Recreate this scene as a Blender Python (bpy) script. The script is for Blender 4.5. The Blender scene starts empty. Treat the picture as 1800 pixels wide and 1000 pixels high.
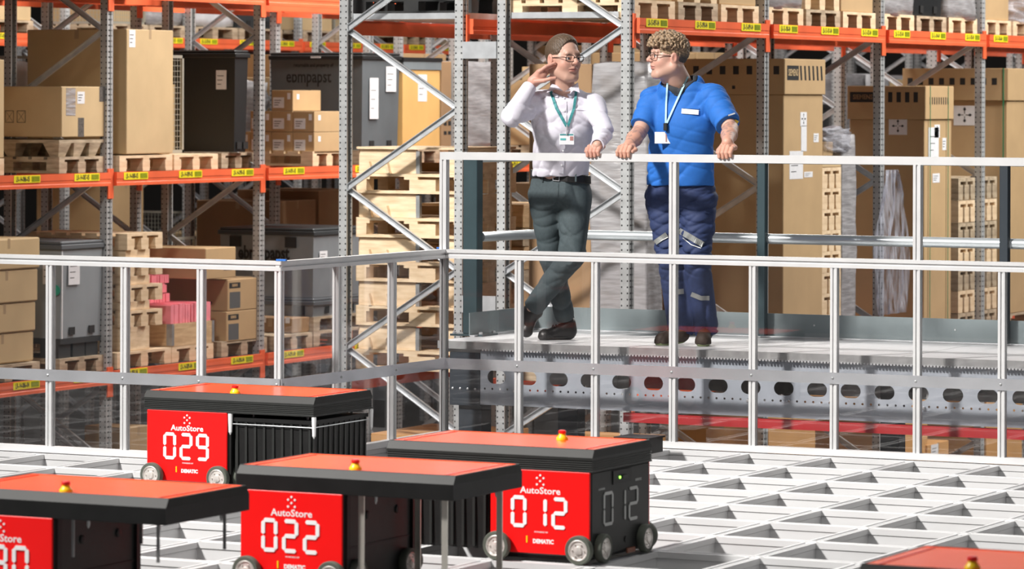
import bpy, bmesh, math, random
import numpy as np
from mathutils import Vector, Matrix
random.seed(7); rng = np.random.default_rng(7)
SC = bpy.context.scene
COL = SC.collection

# ------------------------------------------------------------------ camera
S = .495                                   # one grid pitch across, metres
CAM = np.array([17.2748, -40.3018, 4.0462]) * S
YAW, ROLL, SHY, FPX = -.4663, .003, -327.3, 6724.3
_F = np.array([math.sin(YAW), math.cos(YAW), 0.]); _R = np.array([math.cos(YAW), -math.sin(YAW), 0.]); _U = np.array([0, 0, 1.])
_Rv = _R*math.cos(ROLL)+_U*math.sin(ROLL); _Dn = _R*math.sin(ROLL)-_U*math.cos(ROLL)
cd = bpy.data.cameras.new('camera'); cam = bpy.data.objects.new('camera', cd); COL.objects.link(cam)
M = Matrix.Identity(4)
for i in range(3):
    M[i][0] = _Rv[i]; M[i][1] = -_Dn[i]; M[i][2] = -_F[i]; M[i][3] = CAM[i]
cam.matrix_world = M
cd.sensor_fit = 'HORIZONTAL'; cd.sensor_width = 36; cd.lens = FPX/1800*36; cd.shift_y = SHY/1800
cd.clip_start = .5; cd.clip_end = 300
cd.dof.use_dof = True; cd.dof.focus_distance = 23.2; cd.dof.aperture_fstop = 6.0
SC.camera = cam
def at(x, y, ax, val):
    """the point where the sight line through photo pixel x, y meets the plane axis=val"""
    v = _F+_Rv*(x-900)/FPX+_Dn*(y-500-SHY)/FPX
    return CAM+(val-CAM[ax])/v[ax]*v

# ------------------------------------------------------------------ light
SC.view_settings.view_transform = 'Standard'; SC.view_settings.look = 'None'
SC.view_settings.gamma = 1; SC.view_settings.use_curve_mapping = False; SC.view_settings.exposure = 0.0
w = bpy.data.worlds.new('hall_ambience'); SC.world = w; w.use_nodes = True
w.node_tree.nodes['Background'].inputs[0].default_value = (.92, .95, 1, 1)
w.node_tree.nodes['Background'].inputs[1].default_value = .105
def area(name, loc, aim, sx, sy, watts, col=(1, .97, .93), spread=180):
    l = bpy.data.lights.new(name, 'AREA'); l.shape = 'RECTANGLE'; l.size = sx; l.size_y = sy; l.energy = watts; l.color = col; l.spread = math.radians(spread)
    o = bpy.data.objects.new(name, l); COL.objects.link(o); o.location = loc
    o.rotation_euler = (Vector(aim)-Vector(loc)).to_track_quat('-Z', 'Y').to_euler()
    return o
area('high_bay_or_fill', (-6.0, -12, 10.5), (.8, -2, .3), 1.3, 1.3, 960, spread=82)
area('high_bay_or_fill', (-5.6, -1.5, 9.5), (-6.0, 8.2, .8), 1.5, 1.0, 170, spread=46)  # added narrow light to brighten the rack ends and pallet stack
area('high_bay_or_fill', (3, -7, 11), (.5, -2, .5), 2, 2, 90, spread=100)  # weak fill added for the right sides of the men
area('high_bay_or_fill', (1.5, 15.5, 9), (-4.6, 14.5, 1), 1.2, 8, 2000)
area('high_bay_or_fill', (-7.8, 14.0, 8), (-10.6, 13.0, .4), .8, 5.0, 950)
area('high_bay_or_fill', (-15.3, 16, 9), (-16.8, 16, 0), 1.5, 14, 1000)  # added to brighten the dark back rows
area('high_bay_or_fill', (-9.0, 24, 9), (-10.6, 24, 0), 1.0, 14, 700)  # another light added for the back rows

# ------------------------------------------------------------------ materials
MT = {}
def nd(m, t, **k):
    n = m.node_tree.nodes.new(t)
    for a, b in k.items(): setattr(n, a, b)
    return n
def mat(name, col, rough=.5, metal=0., var=0., scale=8., stretch=(1, 1, 1), bump=0., spec=None, coat=0., col2=None, alpha=None, detail=4):
    if name in MT: return MT[name]
    m = bpy.data.materials.new(name); m.use_nodes = True; MT[name] = m
    b = m.node_tree.nodes['Principled BSDF']; L = m.node_tree.links
    b.inputs['Base Color'].default_value = (*col, 1); b.inputs['Roughness'].default_value = rough; b.inputs['Metallic'].default_value = metal
    if spec is not None: b.inputs['Specular IOR Level'].default_value = spec
    if coat: b.inputs['Coat Weight'].default_value = coat; b.inputs['Coat Roughness'].default_value = .08
    if var or bump:
        tc = nd(m, 'ShaderNodeTexCoord'); mp = nd(m, 'ShaderNodeMapping'); mp.inputs['Scale'].default_value = stretch
        nz = nd(m, 'ShaderNodeTexNoise'); nz.inputs['Scale'].default_value = scale; nz.inputs['Detail'].default_value = detail
        L.new(tc.outputs['Object'], mp.inputs[0]); L.new(mp.outputs[0], nz.inputs[0])
        if var:
            r = nd(m, 'ShaderNodeValToRGB')
            c2 = col2 or tuple(min(1, c*(1+var)) for c in col); c1 = tuple(c*(1-var) for c in col)
            r.color_ramp.elements[0].color = (*c1, 1); r.color_ramp.elements[1].color = (*c2, 1)
            r.color_ramp.elements[0].position = .3; r.color_ramp.elements[1].position = .7
            L.new(nz.outputs[0], r.inputs[0]); L.new(r.outputs[0], b.inputs['Base Color'])
        if bump:
            bp = nd(m, 'ShaderNodeBump'); bp.inputs['Strength'].default_value = bump; bp.inputs['Distance'].default_value = .01
            L.new(nz.outputs[0], bp.inputs['Height']); L.new(bp.outputs[0], b.inputs['Normal'])
    return m
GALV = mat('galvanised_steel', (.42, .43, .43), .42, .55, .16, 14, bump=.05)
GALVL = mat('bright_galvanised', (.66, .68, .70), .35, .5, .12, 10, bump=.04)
ALU = mat('anodised_aluminium', (.74, .74, .74), .38, .35, .05, 6)
ALUD = mat('aluminium_groove', (.16, .16, .17), .6, .2, .05, 6)
STRIP = mat('aluminium_flat_strip', (.72, .73, .76), .25, .75, .08, 5, bump=.04)
TRACK = mat('track_aluminium', (.72, .72, .725), .42, .15, .05, 3, (1, 1, 4))
TRACKD = mat('track_groove', (.38, .38, .38), .6, .1, .05, 3)
ORANGE = mat('orange_beam_paint', (.84, .145, .055), .42, 0, .12, 3, coat=.1)
ORANGED = mat('dark_red_beam_paint', (.36, .035, .02), .45, 0, .12, 3)
REDB = mat('red_rack_paint', (.46, .014, .018), .5, 0, .1, 4)
YEL = mat('yellow_label', (.95, .80, .02), .5)
INK = mat('black_ink', (.02, .02, .02), .6)
WHITE = mat('white_paper', (.80, .80, .82), .6, 0, .04, 20)
WHITEP = mat('white_print', (.90, .90, .90), .45)
RED = mat('robot_red_panel', (.92, .006, .006), .42, 0, .03, 2, spec=.3)
REDTOP = mat('robot_red_lid', (.98, .085, .015), .22, 0, .03, 2, spec=.14)
REDDK = mat('red_lid_edge', (.75, .01, .008), .3)
BLK = mat('black_plastic', (.010, .010, .010), .5, 0, .2, 10, spec=.25)
DGREY = mat('dark_grey_plastic', (.022, .023, .022), .5, 0, .12, 12, spec=.25)
CHAMF = mat('dark_grey_bevel', (.020, .020, .019), .5, 0, .1, 12, spec=.2)
TYRE = mat('tyre_rubber', (.085, .095, .075), .7, 0, .12, 18)
RIM = mat('wheel_rim', (.74, .70, .66), .35, .45, .15, 30)
GREEN = bpy.data.materials.new('green_lamp'); GREEN.use_nodes = True
GREEN.node_tree.nodes['Principled BSDF'].inputs['Emission Color'].default_value = (.3, 1, .05, 1); GREEN.node_tree.nodes['Principled BSDF'].inputs['Emission Strength'].default_value = 3
YELP = mat('yellow_plastic', (.95, .62, .01), .35)
REDP = mat('red_plastic', (.75, .01, .01), .35)
TEAL = mat('dark_slate_post', (.036, .066, .076), .45, .1, .1, 8)
NAVY = mat('dark_box_column', (.030, .040, .052), .45, .2, .1, 8)
WOOD = mat('new_pallet_wood', (.78, .56, .34), .75, 0, .16, 5, (1, 1, 6), bump=.1, col2=(.88, .70, .48))
WOODO = mat('weathered_pallet_wood', (.42, .32, .21), .8, 0, .28, 5, (1, 1, 6), bump=.15, col2=(.62, .50, .35))
WOODC = mat('collar_wood', (.62, .40, .20), .7, 0, .22, 4, (1, 1, 8), bump=.1, col2=(.74, .52, .30))
CARD = mat('cardboard', (.49, .33, .17), .8, 0, .06, 3, bump=.03)
CARDL = mat('pale_cardboard', (.58, .42, .23), .8, 0, .06, 3, bump=.03)
CARDD = mat('brown_cardboard', (.34, .21, .11), .8, 0, .08, 3, bump=.03)
TAPE = mat('brown_tape', (.46, .33, .20), .25)
BINGREY = mat('grey_container_plastic', (.20, .23, .245), .42, 0, .08, 4)
BINDK = mat('charcoal_container_plastic', (.042, .047, .050), .4, 0, .1, 4)
BINTRIM = mat('black_container_rim', (.018, .019, .02), .4)
PINK = mat('pink_foam', (.92, .28, .33), .8, 0, .10, 10)
CAGE = mat('cage_wire_steel', (.45, .43, .36), .5, .4)
CONC = mat('warehouse_concrete', (.12, .11, .10), .6, 0, .12, 1.2)
WALLM = mat('hall_wall_panel', (.055, .046, .04), .7, 0, .06, 1)
TEALS = mat('green_strap', (.02, .22, .10), .4)
FOAMB = mat('foil_bag', (.55, .56, .60), .2, .5, .2, 14, bump=.5)
def upright_mat():
    m = mat('perforated_upright_steel', (.50, .51, .51), .42, .30, .12, 14)
    L = m.node_tree.links; b = m.node_tree.nodes['Principled BSDF']
    tc = nd(m, 'ShaderNodeTexCoord'); sp = nd(m, 'ShaderNodeSeparateXYZ'); L.new(tc.outputs['Object'], sp.inputs[0])
    def mth(op, a, b2=None):
        n = nd(m, 'ShaderNodeMath', operation=op)
        for i, v in enumerate((a, b2)):
            if v is None: continue
            if isinstance(v, (int, float)): n.inputs[i].default_value = v
            else: L.new(v, n.inputs[i])
        return n.outputs[0]
    def dist2(u, c, r):
        return mth('POWER', mth('DIVIDE', mth('SUBTRACT', u, c), r), 2)
    zz = mth('SUBTRACT', mth('FRACT', mth('DIVIDE', sp.outputs[2], .05)), .5)
    z2 = mth('POWER', mth('DIVIDE', zz, .15), 2)
    hole = None
    for ax in (0, 1):
        a = mth('ABSOLUTE', sp.outputs[ax])
        h = mth('LESS_THAN', mth('ADD', mth('POWER', mth('DIVIDE', mth('SUBTRACT', a, .026), .0068), 2), z2), 1)
        hole = h if hole is None else mth('MAXIMUM', hole, h)
    mx = nd(m, 'ShaderNodeMix', data_type='RGBA'); src = b.inputs['Base Color'].links[0].from_socket
    L.new(hole, mx.inputs[0]); L.new(src, mx.inputs[6]); mx.inputs[7].default_value = (.01, .01, .012, 1)
    L.new(mx.outputs[2], b.inputs['Base Color'])
    return m
UPR = upright_mat()
def glassy(name, tint, refl, rough=.02, base=0.0):
    m = bpy.data.materials.new(name); m.use_nodes = True; n = m.node_tree.nodes; L = m.node_tree.links
    for x in list(n): n.remove(x)
    out = nd(m, 'ShaderNodeOutputMaterial'); tr = nd(m, 'ShaderNodeBsdfTransparent'); gl = nd(m, 'ShaderNodeBsdfGlossy'); mx = nd(m, 'ShaderNodeMixShader'); fr = nd(m, 'ShaderNodeFresnel'); ad = nd(m, 'ShaderNodeMath', operation='MULTIPLY_ADD')
    tr.inputs[0].default_value = (*tint, 1); gl.inputs['Roughness'].default_value = rough
    n.remove(fr); lw = nd(m, 'ShaderNodeLayerWeight'); lw.inputs[0].default_value = .5; pw = nd(m, 'ShaderNodeMath', operation='POWER'); pw.inputs[1].default_value = 5
    ad.inputs[1].default_value = .9*refl; ad.inputs[2].default_value = base+.035*refl
    L.new(lw.outputs['Facing'], pw.inputs[0]); L.new(pw.outputs[0], ad.inputs[0]); L.new(ad.outputs[0], mx.inputs[0]); L.new(tr.outputs[0], mx.inputs[1]); L.new(gl.outputs[0], mx.inputs[2]); L.new(mx.outputs[0], out.inputs[0])
    MT[name] = m; return m
GLASS = glassy('acrylic_glass', (.96, .95, .95), 1.7)
def film_mat(name, opac, col=(.62, .62, .64), tint=(.9, .9, .92), bump=.9, st=(1, 1, 7)):
    """cling film: partly clear, partly milky, with creases that glint"""
    m = bpy.data.materials.new(name); m.use_nodes = True; L = m.node_tree.links
    b = m.node_tree.nodes['Principled BSDF']; b.inputs['Base Color'].default_value = (*col, 1); b.inputs['Roughness'].default_value = .18
    out = m.node_tree.nodes['Material Output']; tr = nd(m, 'ShaderNodeBsdfTransparent'); tr.inputs[0].default_value = (*tint, 1); mx = nd(m, 'ShaderNodeMixShader')
    tc = nd(m, 'ShaderNodeTexCoord'); mp = nd(m, 'ShaderNodeMapping'); mp.inputs['Scale'].default_value = st; nz = nd(m, 'ShaderNodeTexNoise'); nz.inputs['Scale'].default_value = 4.; nz.inputs['Detail'].default_value = 6
    r = nd(m, 'ShaderNodeMapRange'); r.inputs[1].default_value = .35; r.inputs[2].default_value = .7; r.inputs[3].default_value = opac-.2; r.inputs[4].default_value = opac+.2
    bp = nd(m, 'ShaderNodeBump'); bp.inputs['Strength'].default_value = bump; bp.inputs['Distance'].default_value = .03
    L.new(tc.outputs['Object'], mp.inputs[0]); L.new(mp.outputs[0], nz.inputs[0]); L.new(nz.outputs[0], r.inputs[0]); L.new(r.outputs[0], mx.inputs[0])
    L.new(nz.outputs[0], bp.inputs['Height']); L.new(bp.outputs[0], b.inputs['Normal'])
    L.new(tr.outputs[0], mx.inputs[1]); L.new(b.outputs[0], mx.inputs[2]); L.new(mx.outputs[0], out.inputs[0]); return m
FILM = film_mat('stretch_film', .85, (.42, .41, .42), bump=.35); HANG = film_mat('hanging_clear_film', .20, (.70, .72, .80), bump=.25, st=(9, 9, .8)); FILMC = film_mat('clear_plastic_film', .38, (.72, .73, .80), bump=.7)

# ------------------------------------------------------------------ mesh helpers
class MB:
    def __init__(s): s.v = []; s.f = []
    def add(s, v, f):
        n = len(s.v); s.v += [tuple(map(float, p)) for p in v]; s.f += [tuple(i+n for i in q) for q in f]; return s
    def box(s, x0, x1, y0, y1, z0, z1):
        return s.add([(x0, y0, z0), (x1, y0, z0), (x1, y1, z0), (x0, y1, z0), (x0, y0, z1), (x1, y0, z1), (x1, y1, z1), (x0, y1, z1)],
                     [(0, 3, 2, 1), (4, 5, 6, 7), (0, 1, 5, 4), (1, 2, 6, 5), (2, 3, 7, 6), (3, 0, 4, 7)])
    def cbox(s, x0, x1, y0, y1, z0, z1, c):
        """box with small bevels on its upright edges and its top rim"""
        def ring(i, z): return [(x0+c+i, y0+i, z), (x1-c-i, y0+i, z), (x1-i, y0+c+i, z), (x1-i, y1-c-i, z), (x1-c-i, y1-i, z), (x0+c+i, y1-i, z), (x0+i, y1-c-i, z), (x0+i, y0+c+i, z)]
        rs = [ring(c*.7, z0), ring(0, z0+c), ring(0, z1-c), ring(c*.7, z1)]
        return s.loft(rs)
    def loft(s, rings, cap=True, closed=True):
        n = len(rings[0]); v = [p for r in rings for p in r]; f = []
        for i in range(len(rings)-1):
            for j in range(n if closed else n-1):
                k = (j+1) % n; f.append((i*n+j, i*n+k, (i+1)*n+k, (i+1)*n+j))
        if cap: f.append(tuple(range(n))[::-1]); f.append(tuple((len(rings)-1)*n+j for j in range(n)))
        return s.add(v, f)
    def prism(s, poly, z0, z1): return s.loft([[(x, y, z0) for x, y in poly], [(x, y, z1) for x, y in poly]])
    def bar(s, a, b, w, h, up=(0, 0, 1)):
        a = Vector(a); b = Vector(b); d = (b-a).normalized(); u = Vector(up); sx = d.cross(u)
        if sx.length < 1e-4: sx = d.cross(Vector((1, 0, 0)))
        sx.normalize(); uz = sx.cross(d)
        q = [sx*w/2+uz*h/2, -sx*w/2+uz*h/2, -sx*w/2-uz*h/2, sx*w/2-uz*h/2]
        return s.loft([[a+k for k in q], [b+k for k in q]])
    def tube(s, pts, r, n=8, cap=True):
        pts = [Vector(p) for p in pts]; rings = []; r = r if hasattr(r, '__len__') else [r]*len(pts); prev = None
        for i, p in enumerate(pts):
            d = (pts[min(i+1, len(pts)-1)]-pts[max(i-1, 0)]).normalized()
            if prev is None: prev = d.orthogonal().normalized()
            u = (prev-d*prev.dot(d)); u = u.normalized() if u.length > 1e-6 else d.orthogonal().normalized(); prev = u; v2 = d.cross(u)
            rings.append([p+(u*math.cos(2*math.pi*k/n)+v2*math.sin(2*math.pi*k/n))*r[i] for k in range(n)])
        return s.loft(rings, cap)
    def lathe(s, prof, o=(0, 0, 0), ax=(0, 0, 1), n=20):
        ax = Vector(ax).normalized(); u = ax.orthogonal().normalized(); v2 = ax.cross(u); o = Vector(o)
        return s.loft([[o+ax*h+(u*math.cos(2*math.pi*k/n)+v2*math.sin(2*math.pi*k/n))*r for k in range(n)] for r, h in prof])
    def mesh(s, name, m, smooth=False):
        me = bpy.data.meshes.new(name); me.from_pydata(s.v, [], s.f)
        for mm in (m if isinstance(m, (list, tuple)) else [m]): me.materials.append(mm)
        bm = bmesh.new(); bm.from_mesh(me); bmesh.ops.recalc_face_normals(bm, faces=bm.faces); bm.to_mesh(me); bm.free()
        if smooth:
            me.polygons.foreach_set('use_smooth', [True]*len(me.polygons)); me.set_sharp_from_angle(angle=.7)
        me.update(); return me
    def build(s, name, m, parent=None, world=False, smooth=False, label=None, bevel=0):
        if world and parent is not None:
            o = parent; off = Vector((0, 0, 0))
            while o is not None: off = off+Vector(o.location); o = o.parent
            s.v = [(p[0]-off[0], p[1]-off[1], p[2]-off[2]) for p in s.v]
        return ob(name, s.mesh(name, m, smooth), parent, label=label, bevel=bevel)
def ob(name, me, parent=None, loc=None, label=None, rot=None, scale=None, bevel=0):
    o = bpy.data.objects.new(name, me); COL.objects.link(o)
    if parent is not None: o.parent = parent
    if loc is not None: o.location = loc
    if rot is not None: o.rotation_euler = rot
    if scale is not None: o.scale = scale
    if label: o['label'] = label
    if bevel:
        b = o.modifiers.new('bevel', 'BEVEL'); b.width = bevel; b.segments = 2; b.limit_method = 'ANGLE'
    return o
def tag(o, label, cat, group=None, kind=None):
    if label: o['label'] = label
    if cat: o['category'] = cat
    if group: o['group'] = group
    if kind: o['kind'] = kind
    return o
def thing(name, label, cat, loc=(0, 0, 0), group=None, rz=0):
    o = bpy.data.objects.new(name, None); COL.objects.link(o); o.location = loc; o.rotation_euler = (0, 0, rz); o.empty_display_size = .1
    return tag(o, label, cat, group)
_txt = {}
def text_mesh(s, size, m, bold=0., align='CENTER', spacing=1.):
    k = (s, size, m.name, bold, align, spacing)
    if k in _txt: return _txt[k]
    c = bpy.data.curves.new('lettering', 'FONT'); c.body = s; c.size = size; c.align_x = align; c.align_y = 'CENTER'; c.offset = bold; c.space_character = spacing; c.resolution_u = 2
    c.extrude = .0006
    o = bpy.data.objects.new('lettering', c); COL.objects.link(o); dg = bpy.context.evaluated_depsgraph_get(); dg.update()
    me = bpy.data.meshes.new_from_object(o.evaluated_get(dg)); COL.objects.unlink(o); bpy.data.objects.remove(o)
    me.materials.clear(); me.materials.append(m); _txt[k] = me; return me
FRONT = (math.pi/2, 0, 0)                 # reads when seen from -y
SIDE = (math.pi/2, 0, math.pi/2)          # reads when seen from +x
def lettering(s, size, parent, loc, face=FRONT, m=INK, bold=0., sx=1., name='lettering', align='CENTER', spacing=1.):
    return ob(name, text_mesh(s, size, m, bold, align, spacing), parent, loc, rot=face, scale=(sx, 1, 1))
CACHE = {}
def cached(key, fn):
    if key not in CACHE: CACHE[key] = fn()
    return CACHE[key]

# ------------------------------------------------------------------ the hall
FLZ = -2.75
tag(MB().box(-60, 30, -30, 60, FLZ-.1, FLZ).build('floor', CONC), None, None, kind='structure')
tag(MB().box(-60.2, -60, -30, 60, FLZ, 12).build('wall_left', WALLM), None, None, kind='structure')
tag(MB().box(-60, 30, 60, 60.2, FLZ, 12).build('wall_back', WALLM), None, None, kind='structure')
for yy in range(0, 60, 6): tag(MB().box(-60, -59.9, yy, yy+.15, FLZ, 12).build('trim_%d' % (yy//6+1), GALV), None, None, kind='structure')

# ------------------------------------------------------------------ storage grid
JP = 1.3*S
def node(k, j, z=0): return (k*S, -j*JP, z*S)
grid = thing('storage_grid', 'white aluminium track grid of open cells that the robots drive on', 'grid', (0, 0, 0))
HR = .034
def track(name, along, p0, p1, c):
    m = MB(); g = MB()
    def bx(mm, u0, u1, z0, z1):
        if along == 'x': mm.box(p0, p1, c+u0, c+u1, z0, z1)
        else: mm.box(c+u0, c+u1, p0, p1, z0, z1)
    zt = 0 if along == 'x' else -.002
    bx(m, -HR, -HR+.014, -.028, zt); bx(m, HR-.014, HR, -.028, zt); bx(m, -.006, .006, -.012, zt-.002)
    bx(m, -HR+.014, HR-.014, -.028, zt-.006)
    bx(m, -HR+.004, HR-.004, -.24, -.031)
    o = m.build(name, TRACK, grid); bx(g, -HR+.006, HR-.006, -.031, -.028); g.build('groove', TRACKD, o)
    return o
for j in range(0, 17):
    k0 = -4 if j < 3 else -13
    track('cross_track', 'x', k0*S-HR, 14*S, -j*JP)
for k in range(-13, 15):
    j0 = 0 if k >= -4 else 3
    track('lengthwise_track', 'y', -16*JP-HR, -j0*JP+HR, k*S)
bolts = MB()
for k in range(-12, 14):
    for j in range(1 if k > -4 else 4, 16):
        bolts.lathe([(.009, 0), (.009, .006)], (k*S+HR, -j*JP+.11, -.10), (1, 0, 0), 6)
tag(bolts.build('bolts', INK, grid), None, None, kind='stuff')
legs = MB()
for k in range(-12, 14, 2):
    for j in range(4, 16, 2): legs.box(k*S-.03, k*S+.03, -j*JP-.03, -j*JP+.03, FLZ, -.24)
tag(legs.build('support_columns', ALU, grid), None, None, kind='stuff')

# ------------------------------------------------------------------ guard fence
def post_mesh(wd, h):
    m = MB(); g = wd/2
    m.prism([(-g, -g), (-.006, -g), (-.006, -g+.008), (.006, -g+.008), (.006, -g), (g, -g), (g, -.006), (g-.008, -.006), (g-.008, .006), (g, .006), (g, g), (-g, g), (-g, .006), (-g+.008, .006), (-g+.008, -.006), (-g, -.006)], 0, h)
    return m
def groove_rail(a, b, z0, z1, wd, horizontal='x'):
    """slotted profile running along x or y: two lips and a recessed groove"""
    m = MB(); zc = (z0+z1)/2
    for (u0, u1) in ((z0, zc-.007), (zc+.007, z1)):
        if horizontal == 'x': m.box(a[0], b[0], a[1]-wd/2, a[1]+wd/2, u0, u1)
        else: m.box(a[0]-wd/2, a[0]+wd/2, a[1], b[1], u0, u1)
    if horizontal == 'x': m.box(a[0]+.001, b[0]-.001, a[1]-wd/2+.010, a[1]+wd/2-.010, zc-.008, zc+.008)
    else: m.box(a[0]-wd/2+.010, a[0]+wd/2-.010, a[1]+.001, b[1]-.001, zc-.008, zc+.008)
    return m
RZ = 1.112; RB = 1.058; UZ = 1.685; UB = 1.640; KS0, KS1 = .408, .472
FY = .035
def fence(name, label, axis, fixed, marks, group=None, skip_first=False):
    if axis == 'x': root = thing(name, label, 'fence', (marks[0], fixed, 0))
    else: root = thing(name, label, 'fence', (fixed, marks[0], 0))
    L = Vector(root.location)
    a, b = marks[0], marks[-1]
    pt = lambda u: (u, fixed) if axis == 'x' else (fixed, u)
    groove_rail(pt(a-.02), pt(b+.02), RB, RZ, .045, axis).build('top_rail', ALU, root, world=True)
    pm = cached('post', lambda: post_mesh(.040, RB-.012).mesh('post', ALU))
    for i, u in enumerate(marks):
        if skip_first and i == 0: continue
        q = pt(u); ob('post', pm, root, (q[0]-L[0], q[1]-L[1], .012))
    # bottom plate, kick strip with screws, panes
    m = MB()
    if axis == 'x': m.box(a-.02, b+.02, fixed-.025, fixed+.025, 0.004, .040)
    else: m.box(fixed-.025, fixed+.025, a-.02, b+.02, 0.004, .040)
    m.build('bottom_rail', TRACK, root, world=True)
    m = MB(); off = -.024 if axis == 'x' else .024
    if axis == 'x': m.box(a-.02, b+.02, fixed+off-.004, fixed+off, KS0, KS1)
    else: m.box(fixed+off, fixed+off+.004, a-.02, b+.02, KS0, KS1)
    ks = m.build('flat_strip', STRIP, root, world=True)
    for u in marks:
        m = MB(); q = pt(u); ax = (0, -1, 0) if axis == 'x' else (1, 0, 0)
        m.lathe([(.007, 0), (.007, .003), (.003, .005)], (q[0]+(off+.004 if axis == 'y' else 0), q[1]+(off-.004 if axis == 'x' else 0), (KS0+KS1)/2), ax, 8)
        m.build('screw', GALV, ks, world=True)
    for i in range(len(marks)-1):
        m = MB(); u0, u1 = marks[i]+.021, marks[i+1]-.021
        if axis == 'x': m.box(u0, u1, fixed+.004, fixed+.008, .041, RB-.001)
        else: m.box(fixed-.008, fixed-.004, u0, u1, .041, RB-.001)
        m.build('clear_pane', GLASS, root, world=True)
    return root
ff = fence('guard_fence', 'silver aluminium guard fence with raised handrail in front of the two men', 'x', FY, [(k*S+.028) for k in range(-4, 6)])
fl = fence('guard_fence', 'silver aluminium fence section with clear panes in front of the left rack', 'x', -3*JP+FY, [(k*S+.028) for k in range(-13, -3)])
fr = fence('guard_fence', 'short angled fence section joining the left fence to the main fence', 'y', -4*S+.028, [-3*JP+FY+JP*i*(3*JP)/(3*JP) for i in range(0, 4)], skip_first=True)
# upper handrail on the main fence
x0 = -4*S+.028
m = MB().box(x0-.02, 6*S, FY-.022, FY+.022, UB, UZ); m.build('upper_handrail', ALU, ff, world=True)
for k in (-4, -1, 2, 5):
    pm = cached('upost', lambda: post_mesh(.044, UB-RZ).mesh('upper_post', ALU))
    ob('upper_post', pm, ff, (k*S+.028-x0, 0, RZ))
capm = MAT = mat('blue_cap_plastic', (.03, .16, .55), .4)
for root, (cx, cy) in ((fl, (-4*S+.03, -3*JP+FY)), (ff, (-4*S-.0, FY))):
    L = root.location
    MB().box(cx-.03, cx+.03, cy+.012, cy+.03, RZ, RZ+.010).build('blue_end_cap', capm, root, world=True, label='blue plastic end cap')

# ------------------------------------------------------------------ robots
SEG = {'0': 'abcdef', '1': 'bc', '2': 'abged', '3': 'abgcd', '4': 'fgbc', '5': 'afgcd', '6': 'afgedc', '7': 'abc', '8': 'abcdefg', '9': 'abcdfg'}
def seg_digits(s, h, wd, gap, t):
    """seven segment figures in the x-z plane, centred; returns an MB, thickness along y"""
    m = MB(); n = len(s); tot = n*wd+(n-1)*gap; x = -tot/2
    def sg(x0, z0, x1, z1):
        d = Vector((x1-x0, z1-z0)); l = d.length; d /= l; nn = Vector((-d.y, d.x)); e = t*.5; p = [(0+.12*t, 0), (e+.0*t, e), (l-e, e), (l-.12*t, 0), (l-e, -e), (e, -e)]
        q = [(x0+d.x*a+nn.x*b, z0+d.y*a+nn.y*b) for a, b in p]
        m.loft([[(a, 0, b) for a, b in q], [(a, -.003, b) for a, b in q]])
    for ch in s:
        P = {'a': (x, h/2, x+wd, h/2), 'b': (x+wd, 0, x+wd, h/2), 'c': (x+wd, -h/2, x+wd, 0), 'd': (x, -h/2, x+wd, -h/2), 'e': (x, -h/2, x, 0), 'f': (x, 0, x, h/2), 'g': (x, 0, x+wd, 0)}
        for c in SEG[ch]: sg(*P[c])
        x += wd+gap
    return m
def wheel_meshes():
    r = .128*S
    def tyre(): return MB().loft([[(math.cos(2*math.pi*k/28)*a, math.sin(2*math.pi*k/28)*a, b) for k in range(28)] for a, b in ((r*.74, 0), (r*.96, 0), (r, .006), (r, .026), (r*.94, .032), (r*.74, .032))], cap=False).mesh('tyre', TYRE, True)
    def rim():
        m = MB().lathe([(r*.75, .004), (r*.75, .030), (r*.68, .032), (r*.60, .026), (r*.3, .028), (r*.26, .034), (r*.1, .036), (.0005, .036)], n=28)
        for k in range(6):
            a = k*math.pi/3; m.lathe([(r*.055, .026), (r*.055, .033)], (math.cos(a)*r*.45, math.sin(a)*r*.45, 0), n=6)
        return m.mesh('rim', RIM, True)
    return tyre(), rim()
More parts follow.
